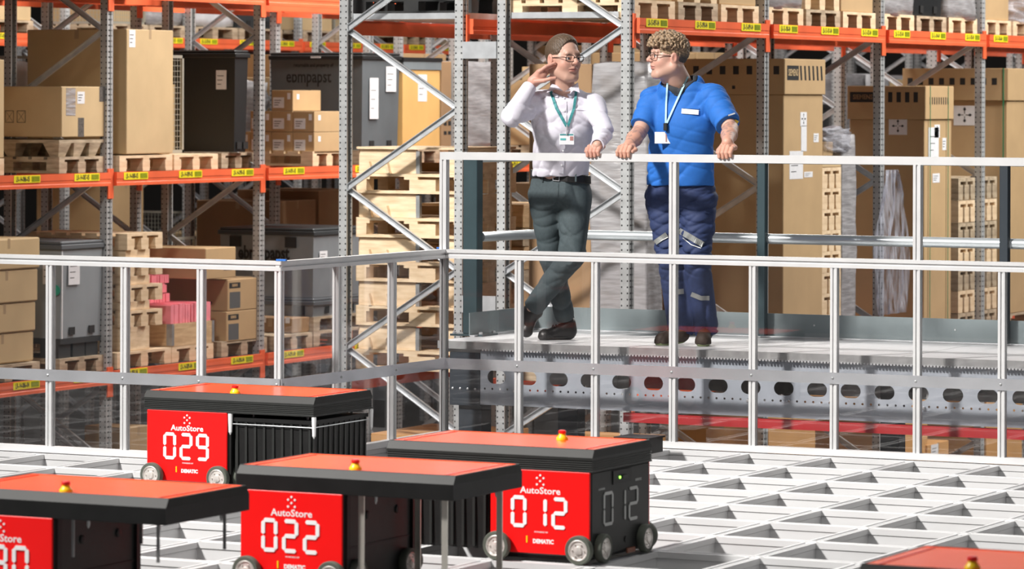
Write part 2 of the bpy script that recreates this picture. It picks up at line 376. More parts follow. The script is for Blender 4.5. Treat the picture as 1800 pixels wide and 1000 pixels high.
def robot(number, label, k, j, d, ribbed, button, bands, bin_, xfix=0):
    """d=+1: lid reaches out to the right, d=-1 to the left. origin: centre of the cell, on the track"""
    root = thing('grid_robot', label, 'robot', ((k+.5)*S+xfix, -(j+.5)*JP, 0), group='grid robots')
    s = S
    b = MB().cbox(-.485*s, .485*s, -.60*s, .60*s, .06*s, .80*s, .006); body = b.build('body', DGREY, root)
    for sy in (-1, 1):
        y0, y1 = sorted((sy*.602*s, sy*.625*s))
        MB().cbox(-.487*s, .475*s, y0, y1, .075*s, .80*s, .002).build('red_panel', RED, root)
    # chassis skirt
    MB().cbox(-.40*s, .42*s, -.56*s, .56*s, .025*s, .062*s, .003).build('chassis', BLK, root)
    # lid
    xa, xb = (-.53, 1.5) if d > 0 else (-1.53, .50)
    ya, yb = -.62, .62
    def ring(i, z, xx=0): return [((xa+i)*s, (ya+i)*s, z*s), ((xb-i)*s, (ya+i)*s, z*s), ((xb-i)*s, (yb-i)*s, z*s), ((xa+i)*s, (yb-i)*s, z*s)]
    prof = [(.02, .795), (0, .80)]
    if ribbed:
        for q in range(5): prof += [(0, .815+q*.018), (.006, .820+q*.018), (.006, .826+q*.018), (0, .831+q*.018)]
    prof += [(0, .928)]
    m = MB(); m.loft([ring(i, z) for i, z in prof]); lid = m.build('lid', BLK if not ribbed else DGREY, root)
    def ring2(i, k_, z): return [((xa+i)*s, (ya+k_)*s, z*s), ((xb-i)*s, (ya+k_)*s, z*s), ((xb-i)*s, (yb-k_)*s, z*s), ((xa+i)*s, (yb-k_)*s, z*s)]
    m = MB(); m.loft([ring2(0, 0, .928), ring2(.004, .045, .995), ring2(.010, .050, 1.0), ring2(.018, .058, .992)]); m.build('lid_bevel', CHAMF, root)
    m = MB(); m.loft([ring2(.018, .058, .985), ring2(.018, .058, .995), ring2(.026, .066, .998), ring2(.03, .07, .994)]); m.build('red_top', REDTOP, root)
    # thin red trim line round the sunk red top
    for xx in ((xa+.11, xa+.12), (xb-.12, xb-.11)): MB().box(xx[0]*s, xx[1]*s, (ya+.1)*s, (yb-.1)*s, .994*s, .9985*s).build('lid_seam', REDDK, root)
    # emergency button
    bx, by = button
    m = MB().lathe([(.052*s, 0), (.052*s, .02*s), (.040*s, .035*s), (.030*s, .05*s), (.029*s, .058*s)], (bx*s, by*s, .992*s), n=18); bt = m.build('button_base', YELP, root, smooth=True)
    MB().lathe([(.022*s, .056*s), (.034*s, .062*s), (.034*s, .080*s), (.026*s, .088*s), (.001, .09*s)], (bx*s, by*s, .992*s), n=18).build('button_cap', REDP, bt, smooth=True)
    # wheels
    ty, rm = cached('wheel', wheel_meshes)
    zc = .130*s
    def wheel(loc, rot):
        w = ob('wheel', ty, root, loc, rot=rot); ob('rim', rm, w)
    for x in (-.40, .40):
        wheel((x*s, -.640*s, zc), (math.pi/2, 0, 0)); wheel((x*s, .640*s, zc), (-math.pi/2, 0, 0))
    for y in (-.44, .44):
        wheel((.49*s, y*s, zc), (math.pi/2, 0, math.pi/2)); wheel((-.49*s, y*s, zc), (math.pi/2, 0, -math.pi/2))
    # print on the red panel
    yy = -.6255*s; p = root
    for q, chh in enumerate(number): seg_digits(chh, .245*s, .120*s, .0, .034*s).build('digit', WHITEP, root).location = ((q-1)*.198*s-.01*s, yy, .435*s)
    dots = MB()
    for (dx, dz) in ((0, .058), (-.032, .034), (.032, .034), (0, .008), (-.032, -.022), (.032, -.022)):
        dots.lathe([(.0095*s, 0), (.0095*s, .002)], (dx*s, yy, (.700+dz)*s), (0, -1, 0), 12)
    dots.build('dot_emblem', WHITEP, root)
    lettering('AutoStore', .082*s, root, (0, yy, .622*s), m=WHITEP, bold=.0006, sx=1.12)
    lettering('POWERED BY', .018*s, root, (.01*s, yy, .262*s), m=WHITEP, sx=1.2)
    MB().box(-.135*s, -.122*s, yy-.002, yy, .165*s, .225*s).build('yellow_bar', YELP, root)
    lettering('DEMATIC', .050*s, root, (.03*s, yy, .180*s), m=WHITEP, bold=.0012, sx=.95)
    if d < 0:      # technical side faces right
        xx = .4865*s
        for q, chh in enumerate(number):
            dm = seg_digits(chh, .27*s, .17*s, .0, .028*s).build('side_digit', mat('grey_print', (.42, .43, .42), .5), root); dm.location = (xx, (-.01+(q-1)*.26)*s, .46*s); dm.rotation_euler = (0, 0, math.pi/2)
        m = MB().box(xx, xx+.004, -.18*s, .20*s, .66*s, .78*s); m.build('control_recess', BLK, root)
        MB().lathe([(.012*s, 0), (.012*s, .004)], (xx+.004, -.05*s, .715*s), (1, 0, 0), 10).build('status_light', GREEN, root, label='small green status light')
        MB().box(xx+.004, xx+.012, -.01*s, .09*s, .70*s, .73*s).build('connector', DGREY, root)
        lettering('DEMATIC', .03*s, root, (xx, .36*s, .66*s), SIDE, mat('grey_print', (.42, .43, .42), .5), .0004)
        lettering('AUTOSTORE', .022*s, root, (xx, -.40*s, .64*s), SIDE, mat('grey_print', (.42, .43, .42), .5), .0003)
        MB().lathe([(.03*s, 0), (.03*s, .004)], (xx, .10*s, .155*s), (1, 0, 0), 14).build('socket', BLK, root)
        MB().cbox(xx, xx+.02*s, .10*s, .26*s, .03*s, .075*s, .002).build('sensor', mat('copper_coil', (.25, .10, .06), .4, .5), root)
    else:
        xx = .4865*s
        for yv in (-.22, .30): MB().lathe([(.035*s, 0), (.035*s, .004), (.02*s, .006), (.001, .006)], (xx, yv*s, .60*s), (1, 0, 0), 14).build('round_port', BLK, root)
        MB().box(xx, xx+.003, -.56*s, .56*s, .345*s, .36*s).build('panel_seam', BLK, root)
        MB().box(xx, xx+.012, -.595*s, -.54*s, .07*s, .79*s).build('guide_rail', BLK, root)
        MB().box(xx, xx+.012, .54*s, .595*s, .07*s, .79*s).build('guide_rail', BLK, root)
    # lifting bands and bin
    cx = d*1.0
    if bands:
        top, low, wd, mm_ = bands
        for ux in (-.40, .37):
            for uy in (-.52, .46):
                MB().box((cx+ux)*s-wd/2, (cx+ux)*s+wd/2, uy*s-.003, uy*s+.003, low*s, top*s).build('lifting_band', mm_, root)
    for ux in (-.30, .34):
        for uy in (-.46, .46): MB().lathe([(.014*s, 0), (.014*s, -.05*s), (.004*s, -.075*s)], ((cx+ux)*s, uy*s, .795*s), n=8).build('guide_pin', GALV, root)
    if bin_:
        bx0, bx1 = (cx-.47)*s, (cx+.47)*s
        bn = thing('storage_bin', 'black ribbed storage bin held under the lid of robot '+number if False else bin_, 'bin', (root.location[0]+cx*s, root.location[1], .08*s))
        h = .66*s; a, c2 = .47*s, .585*s
        m = MB(); m.loft([[(-a*.95, -c2*.95, 0), (a*.95, -c2*.95, 0), (a*.95, c2*.95, 0), (-a*.95, c2*.95, 0)], [(-a*.97, -c2*.97, h), (a*.97, -c2*.97, h), (a*.97, c2*.97, h), (-a*.97, c2*.97, h)]]); m.build('bin_body', BLK, bn)
        m = MB()
        for q in range(9):
            x = -a+.02+q*(2*a-.04)/8; m.box(x-.006, x+.006, -c2*.99, -c2*.94, .01, h-.01); m.box(x-.006, x+.006, c2*.94, c2*.99, .01, h-.01)
        for q in range(11):
            y = -c2+.02+q*(2*c2-.04)/10; m.box(a*.93, a*.985, y-.006, y+.006, .01, h-.01); m.box(-a*.985, -a*.93, y-.006, y+.006, .01, h-.01)
        m.build('ribs', DGREY, bn)
        m = MB(); m.box(-a, a, -c2, c2, h-.012, h+.008); m.build('rim', BLK, bn)
        for ux in (-1, 1):
            for uy in (-1, 1):
                q = MB().lathe([(.001, -.20*s), (.018*s, -.17*s), (.024*s, 0), (.024*s, .02*s)], (cx*s+ux*(a+.012), uy*(c2+.008), .775*s), n=10); q.build('white_guide_tip', WHITEP, root)
        MB().tube([(cx*s-a, -c2-.004, .69*s), (cx*s+a, -c2-.004, .685*s), (cx*s+a+.004, c2, .69*s)], .0025, 6).build('gripper_wire', GALVL, root)
    return root
bandw = mat('steel_band', (.62, .60, .54), .3, .6)
robot('029', 'red and black robot numbered 029, farthest left, holding a black bin', -4, 4, 1, True, (.50, -.50), None, 'black ribbed bin held under the lid of the robot numbered 029')
robot('012', 'red and black robot numbered 012, its dark technical side facing right', 2, 7, -1, True, (-.20, .22), None, 'black bin held on the far side of the robot numbered 012')
robot('022', 'red and black robot numbered 022 in the middle front with steel bands hanging down', 1, 9, 1, False, (.52, -.48), (.80, -.30, .026, bandw), None)
robot('090', 'red and black robot cut off by the left edge of the picture', 0, 11, 1, False, (.52, -.50), (.80, .50, .012, mat('dark_band', (.2, .2, .2), .4, .4)), None, xfix=-.05)
robot('017', 'red topped robot at the bottom right corner, mostly out of frame', 8, 12, 1, False, (.22, -.50), None, None, xfix=.03)
# black crate standing on the grid behind robot 012
c0 = at(1125, 798, 2, .0)
bn = thing('black_crate', 'small black plastic crate half hidden behind the robot numbered 012', 'crate', (c0[0]-.05, c0[1]+.1, 0))
m = MB(); m.box(-.10, .10, -.10, .10, 0, .09); m.build('crate_body', BLK, bn)
m = MB(); m.box(-.11, .11, -.11, .11, .082, .092); m.build('rim', BLK, bn)
for x in (-.08, -.03, .03, .08): MB().box(x-.006, x+.006, -.106, -.100, .0, .09).build('rib', DGREY, bn)

# ------------------------------------------------------------------ pallet racks
X2F = CAM[0]-13.08; X2B = X2F-1.20; X1F = -6.05; X1B = -7.22; X0F = CAM[0]-19.4; X0B = X0F-1.15
XM1F = X0B-.3; XM1B = XM1F-1.15; XM2F = XM1B-3.4; XM2B = XM2F-1.15; XM3F = XM2B-.3; XM3B = XM3F-1.15
def upright_mesh(h):
    w2, d = .05, .075      # front face along y, depth along x; profile open at the back
    p = [(0, -w2), (0, -.018), (-.010, -.010), (-.010, .010), (0, .018), (0, w2), (-d, w2), (-d, w2-.018), (-d+.004, w2-.018), (-d+.004, w2-.006), (-.016, w2-.006), (-.016, -w2+.006), (-d+.004, -w2+.006), (-d+.004, -w2+.018), (-d, -w2+.018), (-d, -w2)]
    m = MB(); m.loft([[(x+.0375, y, 0) for x, y in p], [(x+.0375, y, h) for x, y in p]]); return m.mesh('upright', UPR)
def channel(a, b, wd, dp, name, matl, parent):
    """U section bar from a to b in the x-z plane, the open side towards -y"""
    m = MB(); a = Vector(a); b = Vector(b); d = (b-a).normalized(); n = Vector((0, -1, 0)); s_ = d.cross(n).normalized(); t = .004
    P = [(-wd/2, 0), (wd/2, 0), (wd/2, dp), (wd/2-t, dp), (wd/2-t, t), (-wd/2+t, t), (-wd/2+t, dp), (-wd/2, dp)]
    m.loft([[a+s_*u+n*v for u, v in P], [b+s_*u+n*v for u, v in P]]); return m.mesh(name, matl)
def beam_mesh(L, dark=False):
    m = MB(); h = .125
    # closed box beam with two shallow beads on its face (face towards +x)
    p = [(0, 0), (.045, 0), (.045, .028), (.041, .034), (.041, .060), (.045, .066), (.045, h), (.012, h), (.012, h-.02), (0, h-.02)]
    m.loft([[(x, 0, z) for x, z in p], [(x, L, z) for x, z in p]]); return m.mesh('beam', ORANGE)
def label_mesh():
    return MB().box(0, .002, -.21, .21, -.034, .034).mesh('location_label', YEL)
def bar_mesh():
    m = MB(); x = 0; r = random.Random(4)
    while x < .13:
        w_ = r.choice((.003, .005, .008)); m.box(0, .0015, x, x+w_, -.024, .024); x += w_+r.choice((.003, .005))
    return m.mesh('barcode', mat('olive_ink', (.30, .36, .01), .6))
TOP = 4.6; BAY = 2.8
def rack(label, xf, xb, y0, nbay, levels, phase, texts=None, ys=None, detail=True):
    root = thing('pallet_rack', label, 'rack', (xf, y0, FLZ), 'pallet racks' if False else None)
    H = TOP-FLZ; um = cached('upr', lambda: upright_mesh(H)); w_ = xb-xf
    ys = [q-y0 for q in ys] if ys else [i*BAY for i in range(nbay+1)]; nbay = len(ys)-1
    for i in range(nbay+1):
        y = ys[i]
        ob('upright', um, root, (-.0375, y, 0)); ob('upright', um, root, (w_+.0375, y, 0), rot=(0, 0, math.pi))
        # lacing: zigzag with a 1.34 m pitch
        zz = []; z = phase-FLZ; side = 0
        while z > 0.2: z -= .67; side ^= 1
        z += .67; side ^= 1
        key = ('br', round(w_, 3))
        xs = (w_+.055, -.055)
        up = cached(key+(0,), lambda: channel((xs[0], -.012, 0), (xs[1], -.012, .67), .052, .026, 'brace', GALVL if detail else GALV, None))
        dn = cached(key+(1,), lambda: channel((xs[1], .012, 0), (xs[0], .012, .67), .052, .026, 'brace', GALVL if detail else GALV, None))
        while z+.67 < H:
            ob('brace', up if side == 0 else dn, root, (0, y, z)); z += .67; side ^= 1
    bm_ = cached('beam', lambda: beam_mesh(BAY-.10))
    conn = cached('conn', lambda: MB().box(0, .012, -.001, .045, -.12, .16).mesh('beam_connector', ORANGE))
    lb = cached('lab', label_mesh); bc = cached('barc', bar_mesh)
    for li, zt in enumerate(levels):
        for i in range(nbay):
            y = ys[i]+.05; z = zt-.125-FLZ; k_ = (ys[i+1]-ys[i]-.1)/(BAY-.1)
            b = ob('beam', bm_, root, (.002, y, z), scale=(1, k_, 1)); ob('beam_connector', conn, b, (.0, -.048, 0)); ob('beam_connector', conn, b, (.0, BAY-.1+.004, 0))
            b2 = ob('beam', bm_, root, (w_-.002, y+(BAY-.10)*k_, z), rot=(0, 0, math.pi), scale=(1, k_, 1))
            if texts and texts[li]:
                for q in range(3):
                    yy = .33+q*.98
                    l = ob('location_label', lb, b, (.0455, yy, .088), scale=(1, 1/k_, 1)); ob('barcode', bc, b, (.0478, yy+.07/k_, .088), scale=(1, 1/k_, 1))
                    lettering(texts[li] % (texts['n']+i*3+q if isinstance(texts, dict) else 0), .066, b, (.0478, yy-.07/k_, .086), SIDE, INK, .0015, .60/k_, 'label_print')
    return root
rack('tall steel pallet rack with orange beams on the right, behind the man in blue', X2F, X2B, 8.2, 7, [-.35, 2.66, 4.45], 2.58-.67, {0: None, 1: 'LR-15-%03d-04', 2: None, 'n': 97})
r1 = rack('tall steel pallet rack end with zigzag bracing, left of the man in the white shirt', X1F, X1B, 8.2, 10, [-.35, 2.66, 4.45], 2.58, None)
rack('front left steel pallet rack with orange beams and yellow location labels', X0F, X0B, 4.65, 12, [-.55, 1.30, 3.05], 1.95, {0: 'LR-14-%03d-04', 1: 'LR-14-%03d-05', 2: None, 'n': 82}, ys=[4.65, 7.45, 10.25, 13.05]+[17.25+2.8*q for q in range(8)])
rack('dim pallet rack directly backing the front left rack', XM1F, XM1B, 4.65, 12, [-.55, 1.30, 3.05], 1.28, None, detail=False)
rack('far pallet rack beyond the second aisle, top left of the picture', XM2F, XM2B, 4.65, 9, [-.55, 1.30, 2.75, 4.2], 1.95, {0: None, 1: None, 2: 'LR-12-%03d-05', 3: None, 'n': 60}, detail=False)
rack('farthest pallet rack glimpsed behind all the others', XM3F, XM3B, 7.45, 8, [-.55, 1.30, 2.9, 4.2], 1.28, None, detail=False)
# spacer plates between the two centre racks
for z in (2.40, .3, -1.2):
    t = tag(MB().box(X1F+.005, X2B-.005, 8.14, 8.19, z-.07, z+.07).build('row_spacer', GALVL), {2.40: 'grey steel spacer plate joining the two rack ends high up', .3: 'grey steel spacer joining the two rack ends at fence height', -1.2: 'grey steel spacer joining the two rack ends low down'}[z], 'bracket')
# mesh shelf deck over the centre rack
t = thing('shelf_deck', 'galvanised shelf deck lying on the upper beams of the centre rack', 'shelf', (X1B, 8.26, 2.662))
MB().box(.03, 1.14, 0, 2.6, 0, .05).build('deck_panel', GALVL, t); MB().box(.03, 1.14, 2.8, 5.4, 0, .05).build('deck_panel', GALVL, t)
t = thing('shelf_deck', 'galvanised shelf deck on the upper beams behind the man in the white shirt', 'shelf', (X2B, 8.26, 2.662))
MB().box(.03, 1.05, 0, .35, 0, .05).build('deck_panel', GALVL, t)

# ------------------------------------------------------------------ goods
def pallet_parts(wood):
    """unit pallet: x depth 1.15, y width 1 (scaled), height .15; origin at front (+x) near (-y) bottom corner"""
    D, W = 1.15, 1.0; nm = wood.name
    deck = MB()
    for q in range(7):
        x = -D+q*(D-.13)/6; deck.box(x, x+.13, 0, W, .125, .150)
    for y in (0, W/2-.06, W-.12): deck.box(-D, 0, y, y+.12, .103, .125)
    blk = MB().box(-.14, 0, 0, .13, .022, .103); run = MB().box(-D, 0, 0, .12, 0, .022)
    return deck.mesh('deck', wood), blk.mesh('block', wood), run.mesh('runner', wood)
def pallet(label, x, y, z, wy, wood=WOOD, group=None, h=1.0, name='wooden_pallet', dx=1.0, simple=False):
    dk, bl, rn = cached(('pal', wood.name), lambda: pallet_parts(wood))
    t = thing(name, label, 'pallet', (x, y, z), group)
    sy = wy
    ob('deck', dk, t, scale=(dx, sy, h))
    for yy in (0, (wy-.13)/2, wy-.13):
        for xx in (0, -(1.15-.14)/2, -(1.15-.14)):
            ob('block', bl, t, (xx*dx, yy, 0), scale=(dx, 1, h))
    for yy in (0, (wy-.12)/2, wy-.12): ob('runner', rn, t, (0, yy, 0), scale=(dx, 1, h))
    return t
def yat(px, X): return float(at(px, 300, 0, X)[1])
def zat(px, py, X): return float(at(px, py, 0, X)[2])
def carton(label, x, y, z, dx, ly, h, m=CARD, name='carton', cat='box', group=None, tape=True, lid=0, c=.006):
    t = thing(name, label, cat, (x, y, z), group)
    if lid:
        MB().cbox(-dx, 0, 0, ly, 0, h-lid, c).build('box_body', m, t); MB().cbox(-dx-.018, .018, -.018, ly+.018, h-lid, h, c).build('box_lid', m, t)
    else: MB().cbox(-dx, 0, 0, ly, 0, h, c).build('box_body', m, t)
    if tape:
        e = .0008; MB().box(-dx/2-.025, -dx/2+.025, -e, .0, h-.09, h).build('tape', TAPE, t); MB().box(-.0, e, ly/2-.02, ly/2+.02, h-.09, h).build('tape', TAPE, t)
    return t
def paper(t, face, u, z, w, h, dx=0, m=WHITE, name='paper_label', bars=True, off=.002):
    """label on a face: face 's' = +x side (u along y), 'f' = -y side (u along x from the corner, negative)"""
    mb = MB()
    if face == 's': mb.box(dx, dx+off, u, u+w, z, z+h)
    else: mb.box(u, u+w, -off-dx, -dx, z, z+h)
    o = mb.build(name, m, t)
    if bars:
        k = MB()
        for q in range(3):
            a = z+h*(.25+q*.22)
            if face == 's': k.box(dx+off, dx+off+.0006, u+w*.12, u+w*(.5+.12*q), a, a+min(h*.06, .007))
            else: k.box(u+w*.12, u+w*(.5+.12*q), -dx-off-.0006, -dx-off, a, a+min(h*.06, .007))
        tag(k.build('print_lines', INK, o), None, None, kind='stuff')
    return o
def rowbox(label, X, xc, xr, ytop, ybot, dx=1.1, back=0., **k):
    Xp = X-.03-back; y0 = yat(xc, Xp); y1 = yat(xr, Xp); z1 = zat(xc, ytop, Xp); z0 = zat(xc, ybot, Xp)
    return carton(label, Xp, y0, z0, dx, y1-y0, z1-z0, **k), (y1-y0, z1-z0)
def plastic_bin(label, x, y, z, dx, ly, h, m=BINGREY, rim=BINTRIM, cat='container', name='plastic_container', group=None, slots=True):
    t = thing(name, label, cat, (x, y, z), group)
    b = MB(); i = .025
    b.loft([[(-dx+i, i, 0), (-i, i, 0), (-i, ly-i, 0), (-dx+i, ly-i, 0)], [(-dx+i*.3, i*.3, h-.07), (-i*.3, i*.3, h-.07), (-i*.3, ly-i*.3, h-.07), (-dx+i*.3, ly-i*.3, h-.07)]])
    b.build('bin_body', m, t)
    MB().cbox(-dx-.012, .012, -.012, ly+.012, h-.075, h-.03, .006).build('bin_rim', rim, t); MB().cbox(-dx, 0, 0, ly, h-.03, h, .01).build('bin_lid', rim, t)
    if slots:
        for u in (.22, .68): MB().box(-i+.006, -i+.016, ly*u, ly*u+.09, .03, .10).build('foot_slot', INK, t)
    return t
def cage(label, x, y, z, dx, ly, h, group=None):
    t = thing('mesh_cage', label, 'cage', (x, y, z), group)
    fr_ = MB()
    for a in (-dx, -.03):
        for b in (0, ly-.03): fr_.box(a, a+.03, b, b+.03, 0, h)
    for zz in (0, h-.03): fr_.box(-.03, 0, 0, ly, zz, zz+.03); fr_.box(-dx, 0, 0, .03, zz, zz+.03)
    fr_.build('frame', CAGE, t)
    w2 = MB(); n = int(ly/.05); n2 = int(h/.05); n3 = int(dx/.05)
    for q in range(1, n): w2.box(-.017, -.012, q*ly/n, q*ly/n+.005, 0, h)
    for q in range(1, n2): w2.box(-.017, -.012, 0, ly, q*h/n2, q*h/n2+.005); w2.box(-dx, 0, .012, .017, q*h/n2, q*h/n2+.005)
    for q in range(1, n3): w2.box(-dx+q*dx/n3, -dx+q*dx/n3+.005, .012, .017, 0, h)
    tag(w2.build('wire_mesh', CAGE, t), None, None, kind='stuff')
    MB().box(-dx+.06, -.06, .06, ly-.06, .03, h*.7).build('contents', CARDL, t)
    return t
def lumpy(label, x, y, z, dx, ly, h, m=FILM, name='wrapped_load', cat='load', group=None, seed=1, amp=.03, res=14):
    """a film-wrapped or bagged bundle: a box with rounded, creased skin"""
    r = np.random.default_rng(seed); bm = bmesh.new(); bmesh.ops.create_cube(bm, size=1); bmesh.ops.subdivide_edges(bm, edges=bm.edges, cuts=res, use_grid_fill=True)
    ph = r.uniform(0, 6, (5, 3)); fq = r.uniform(3, 14, (5, 3))
    for v in bm.verts:
        p = Vector(v.co); n = Vector((p.x**5, p.y**5, p.z**5)); n = n.normalized() if n.length > 0 else p
        a = sum(math.sin(p.x*fq[i][0]+p.y*fq[i][1]+p.z*fq[i][2]*2+ph[i][0]) for i in range(5))/5
        q = Vector((p.x*dx, p.y*ly, p.z*h))+n*(a*amp)
        cut = max(0, abs(p.x)+abs(p.y)+abs(p.z)-1.28)*.12
        v.co = q-Vector((p.x*cut, p.y*cut, p.z*cut))+Vector((-dx/2, ly/2, h/2))
    me = bpy.data.meshes.new(name); bm.to_mesh(me); bm.free(); me.materials.append(m); me.polygons.foreach_set('use_smooth', [True]*len(me.polygons))
    t = thing(name, label, cat, (x, y, z), group); ob('film_skin', me, t); return t
def arrows(t, face, u, z, s_, dx=0):
    """white sticker with four black arrows round a centre of gravity mark"""
    o = paper(t, face, u, z, s_, s_*.85, dx, name='handling_label', bars=False)
    m = MB(); cu, cz = u+s_/2, z+s_*.45
    def tri(p):
        if face == 's': m.loft([[(dx+.0022, a, b) for a, b in p], [(dx+.003, a, b) for a, b in p]])
        else: m.loft([[(a, -.0022-dx, b) for a, b in p], [(a, -.003-dx, b) for a, b in p]])
    for k in range(4):
        a = k*math.pi/2; ca, sa = math.cos(a), math.sin(a); R2 = lambda p: (cu+p[0]*ca-p[1]*sa, cz+p[0]*sa+p[1]*ca)
        tri([R2((.16*s_, 0)), R2((.24*s_, -.07*s_)), R2((.34*s_, 0)), R2((.24*s_, .07*s_))][::1])
        tri([R2((.05*s_, -.015*s_)), R2((.18*s_, -.015*s_)), R2((.18*s_, .015*s_)), R2((.05*s_, .015*s_))])
    m.build('arrow_print', INK, o)
def squares(t, face, u0, du, n, z, w_, h, dx=0, m=INK):
    for q in range(n):
        mb = MB(); u = u0+q*du
        if face == 's': mb.box(dx, dx+.001, u, u+w_, z, z+h)
        else: mb.box(u, u+w_, -dx-.001, -dx, z, z+h)
        mb.build('printed_square', m, t)

# --- row 0 (front left rack), shelf at z 1.30
X = X0F
Xp = X-.03
PZ = 1.302
y = yat(7, Xp)
carton('pale cardboard box cut off by the left edge above the orange beam', Xp, y-1.0, PZ+.155, 1.05, 1.0, zat(7, 105, Xp)-PZ-.155, m=CARDL)
pallet('pale wooden pallet cut off by the left edge on the middle beam', Xp, y-1.0, PZ, 1.0)
t, (ly, h) = rowbox('wide cardboard box with taped corner on a moulded grey plinth, upper left', X, 108, 183, 152, 241, m=CARDL, tape=False)
paper(t, 's', .36*ly, .66*h, .17*ly, .24*h); MB().box(0, .001, .38*ly, .52*ly, 0, .38*h).build('printed_tape', mat('dark_print_tape', (.12, .11, .10), .4, 0, .9, 90), t); MB().box(0, .001, .88*ly, ly, .7*h, h).build('printed_tape', MT['dark_print_tape'], t)
MB().box(0, .0012, .10*ly, .32*ly, .42*h, .97*h).build('clear_tape_patch', FILMC, t)
for u in (-.62, -.49):
    m = MB(); a, b, c_, d_ = u, u+.095, .28*h, .52*h
    for (p, q, r_, s_) in ((a, b, c_, c_+.005), (a, b, d_-.005, d_), (a, a+.005, c_, d_), (b-.005, b, c_, d_)): m.box(p, q, -.0012, 0, r_, s_)
    m.bar((a+.01, -.001, c_+.01), (b-.01, -.001, d_-.01), .001, .004, (0, 1, 0)); m.bar((a+.01, -.001, d_-.01), (b-.01, -.001, c_+.01), .001, .004, (0, 1, 0))
    m.build('handling_symbol', INK, t)
y0, y1 = yat(104, Xp), yat(183, Xp)
pp = thing('moulded_plinth', 'grey moulded pallet plinth with tapered feet under the taped box', 'pallet', (Xp, y0, PZ+.152)); hp = .155
MB().box(-1.15, 0, 0, y1-y0, hp-.03, hp).build('deck', WOODO, pp)
for a in (0, .33, .67):
    for b in (0, .5, 1.0):
        xx = -b*.95; yy = a*(y1-y0)
        MB().loft([[(xx-.12, yy+.03, 0), (xx-.03, yy+.03, 0), (xx-.03, yy+.14, 0), (xx-.12, yy+.14, 0)], [(xx-.18, yy, hp-.03), (xx, yy, hp-.03), (xx, yy+.2, hp-.03), (xx-.18, yy+.2, hp-.03)]]).build('tapered_foot', WOODO, pp)
pallet('weathered wooden pallet below the grey moulded plinth, upper left', Xp, y0, PZ, y1-y0, WOODO)
t, (ly, h) = rowbox('tall plain cardboard box standing right of the left rack upright', X, 222, 304, 51, 271, m=CARDL, dx=1.12)
paper(t, 's', .05*ly, .855*h, .13*ly, .14*h)
pallet('pale wooden pallet with a round stamp under the tall plain cardboard box', Xp, yat(210, Xp), PZ, yat(303, Xp)-yat(210, Xp))
pallet('empty looking pale pallet right of the tall plain box', Xp, yat(306, Xp), PZ, yat(383, Xp)-yat(306, Xp))
carton('narrow slanted pale box squeezed right of the tall plain box', Xp-.15, yat(306, Xp), PZ+.153, .7, .17, zat(310, 198, Xp)-PZ-.153, m=CARDL, tape=False)
y0 = yat(395, Xp)
cage('rusty wire mesh cage standing behind the tall plain box', Xp-.2, yat(330, Xp), PZ+.16, .9, .25, .95)
t = plastic_bin('black plastic container with white paper tag, behind the second upright', Xp-.02, yat(416, Xp), PZ+.16, .90, yat(440, Xp)-yat(416, Xp), zat(416, 88, Xp)-PZ-.16, BINTRIM)
paper(t, 'f', -.22, .62, .12, .19)
# small labelled cartons in three layers on a pallet
y0 = 14.15; Xc = Xp
zz = [zat(552, 270, Xp)-.0, zat(552, 232, Xp), zat(552, 195, Xp), zat(552, 158, Xp)]
ords = ['corner', 'second', 'third', 'fourth']
lay = [('bottom', 4), ('middle', 3), ('top', 0)]
def labelled(label, x, z, h):
    t = carton(label, x, y0, z, .25, .58, h-.004, group=None, tape=False, c=.003)
    paper(t, 'f', -.235, .03, .13, h*.5); paper(t, 'f', -.065, h*.55, .035, h*.3, bars=False); paper(t, 's', .08, .55*h, .0001+.05, .25*h, bars=False); return t
for n in range(4): labelled('small labelled carton in the bottom layer, %s from the right' % ('outermost', 'second', 'third', 'fourth')[n], Xp-.254*n, zz[0], zz[1]-zz[0])
for n in range(3): labelled('small labelled carton in the middle layer, %s from the right' % ('outermost', 'second', 'third')[n], Xp-.254*n, zz[1], zz[2]-zz[1])
labelled('small labelled carton alone on top of the carton stack', Xp-.254, zz[2], zz[3]-zz[2])
pallet('pale wooden pallet carrying the small labelled cartons', Xp, y0-.03, PZ, .70)
pallet('weathered pallet left of the small labelled cartons', Xp-.1, yat(400, Xp)+.05, PZ, .65, WOODO)
# big dark container with lettering, lit grey end
y0 = yat(637, Xp); L_ = yat(705, Xp)-y0; zb = PZ+.15; h = zat(637, 92, Xp)-zb
t = plastic_bin('large charcoal container with lettering on the upper shelf, behind the labelled cartons', Xp, y0, zb, 1.13, L_-.02, h, mat('slate_container_plastic', (.12, .135, .145), .4, 0, .08, 4))
lettering('ebmpapst', .19, t, (-.66, .011, h*.75), m=INK, bold=.003, sx=.74); lettering('returnable and property of', .055, t, (-.60, .008, h*.87), m=INK, bold=.001, sx=.8)
MB().box(-.62, -.50, -.016, -.012, h-.06, h-.04).build('rim_tag', WHITE, t)
paper(t, 's', .18*L_, .32*h, .22*L_, .42*h, .0); paper(t, 's', .60*L_, .60*h, .26*L_, .26*h, .0)
pallet('dark pallet under the large charcoal container', Xp, y0, PZ, L_, WOODO)
y0 = yat(708, Xp); L_ = yat(773, Xp)-y0; h = zat(708, 122, Xp)-PZ-.15
t = carton('honey coloured plywood box with grey lid seen through the rack end', Xp, y0, PZ+.15, 1.1, L_, h, m=mat('honey_board', (.74, .45, .16), .6, 0, .06, 3), cat='box', name='plywood_box', tape=False)
MB().box(-1.1, .012, -.01, L_+.01, h, h+.09).build('grey_lid', BINGREY, t); MB().box(-1.1, .02, -.02, L_+.02, h+.09, h+.13).build('lid_rim', BINTRIM, t)
paper(t, 's', .40*L_, .60*h, .24*L_, .34*h)
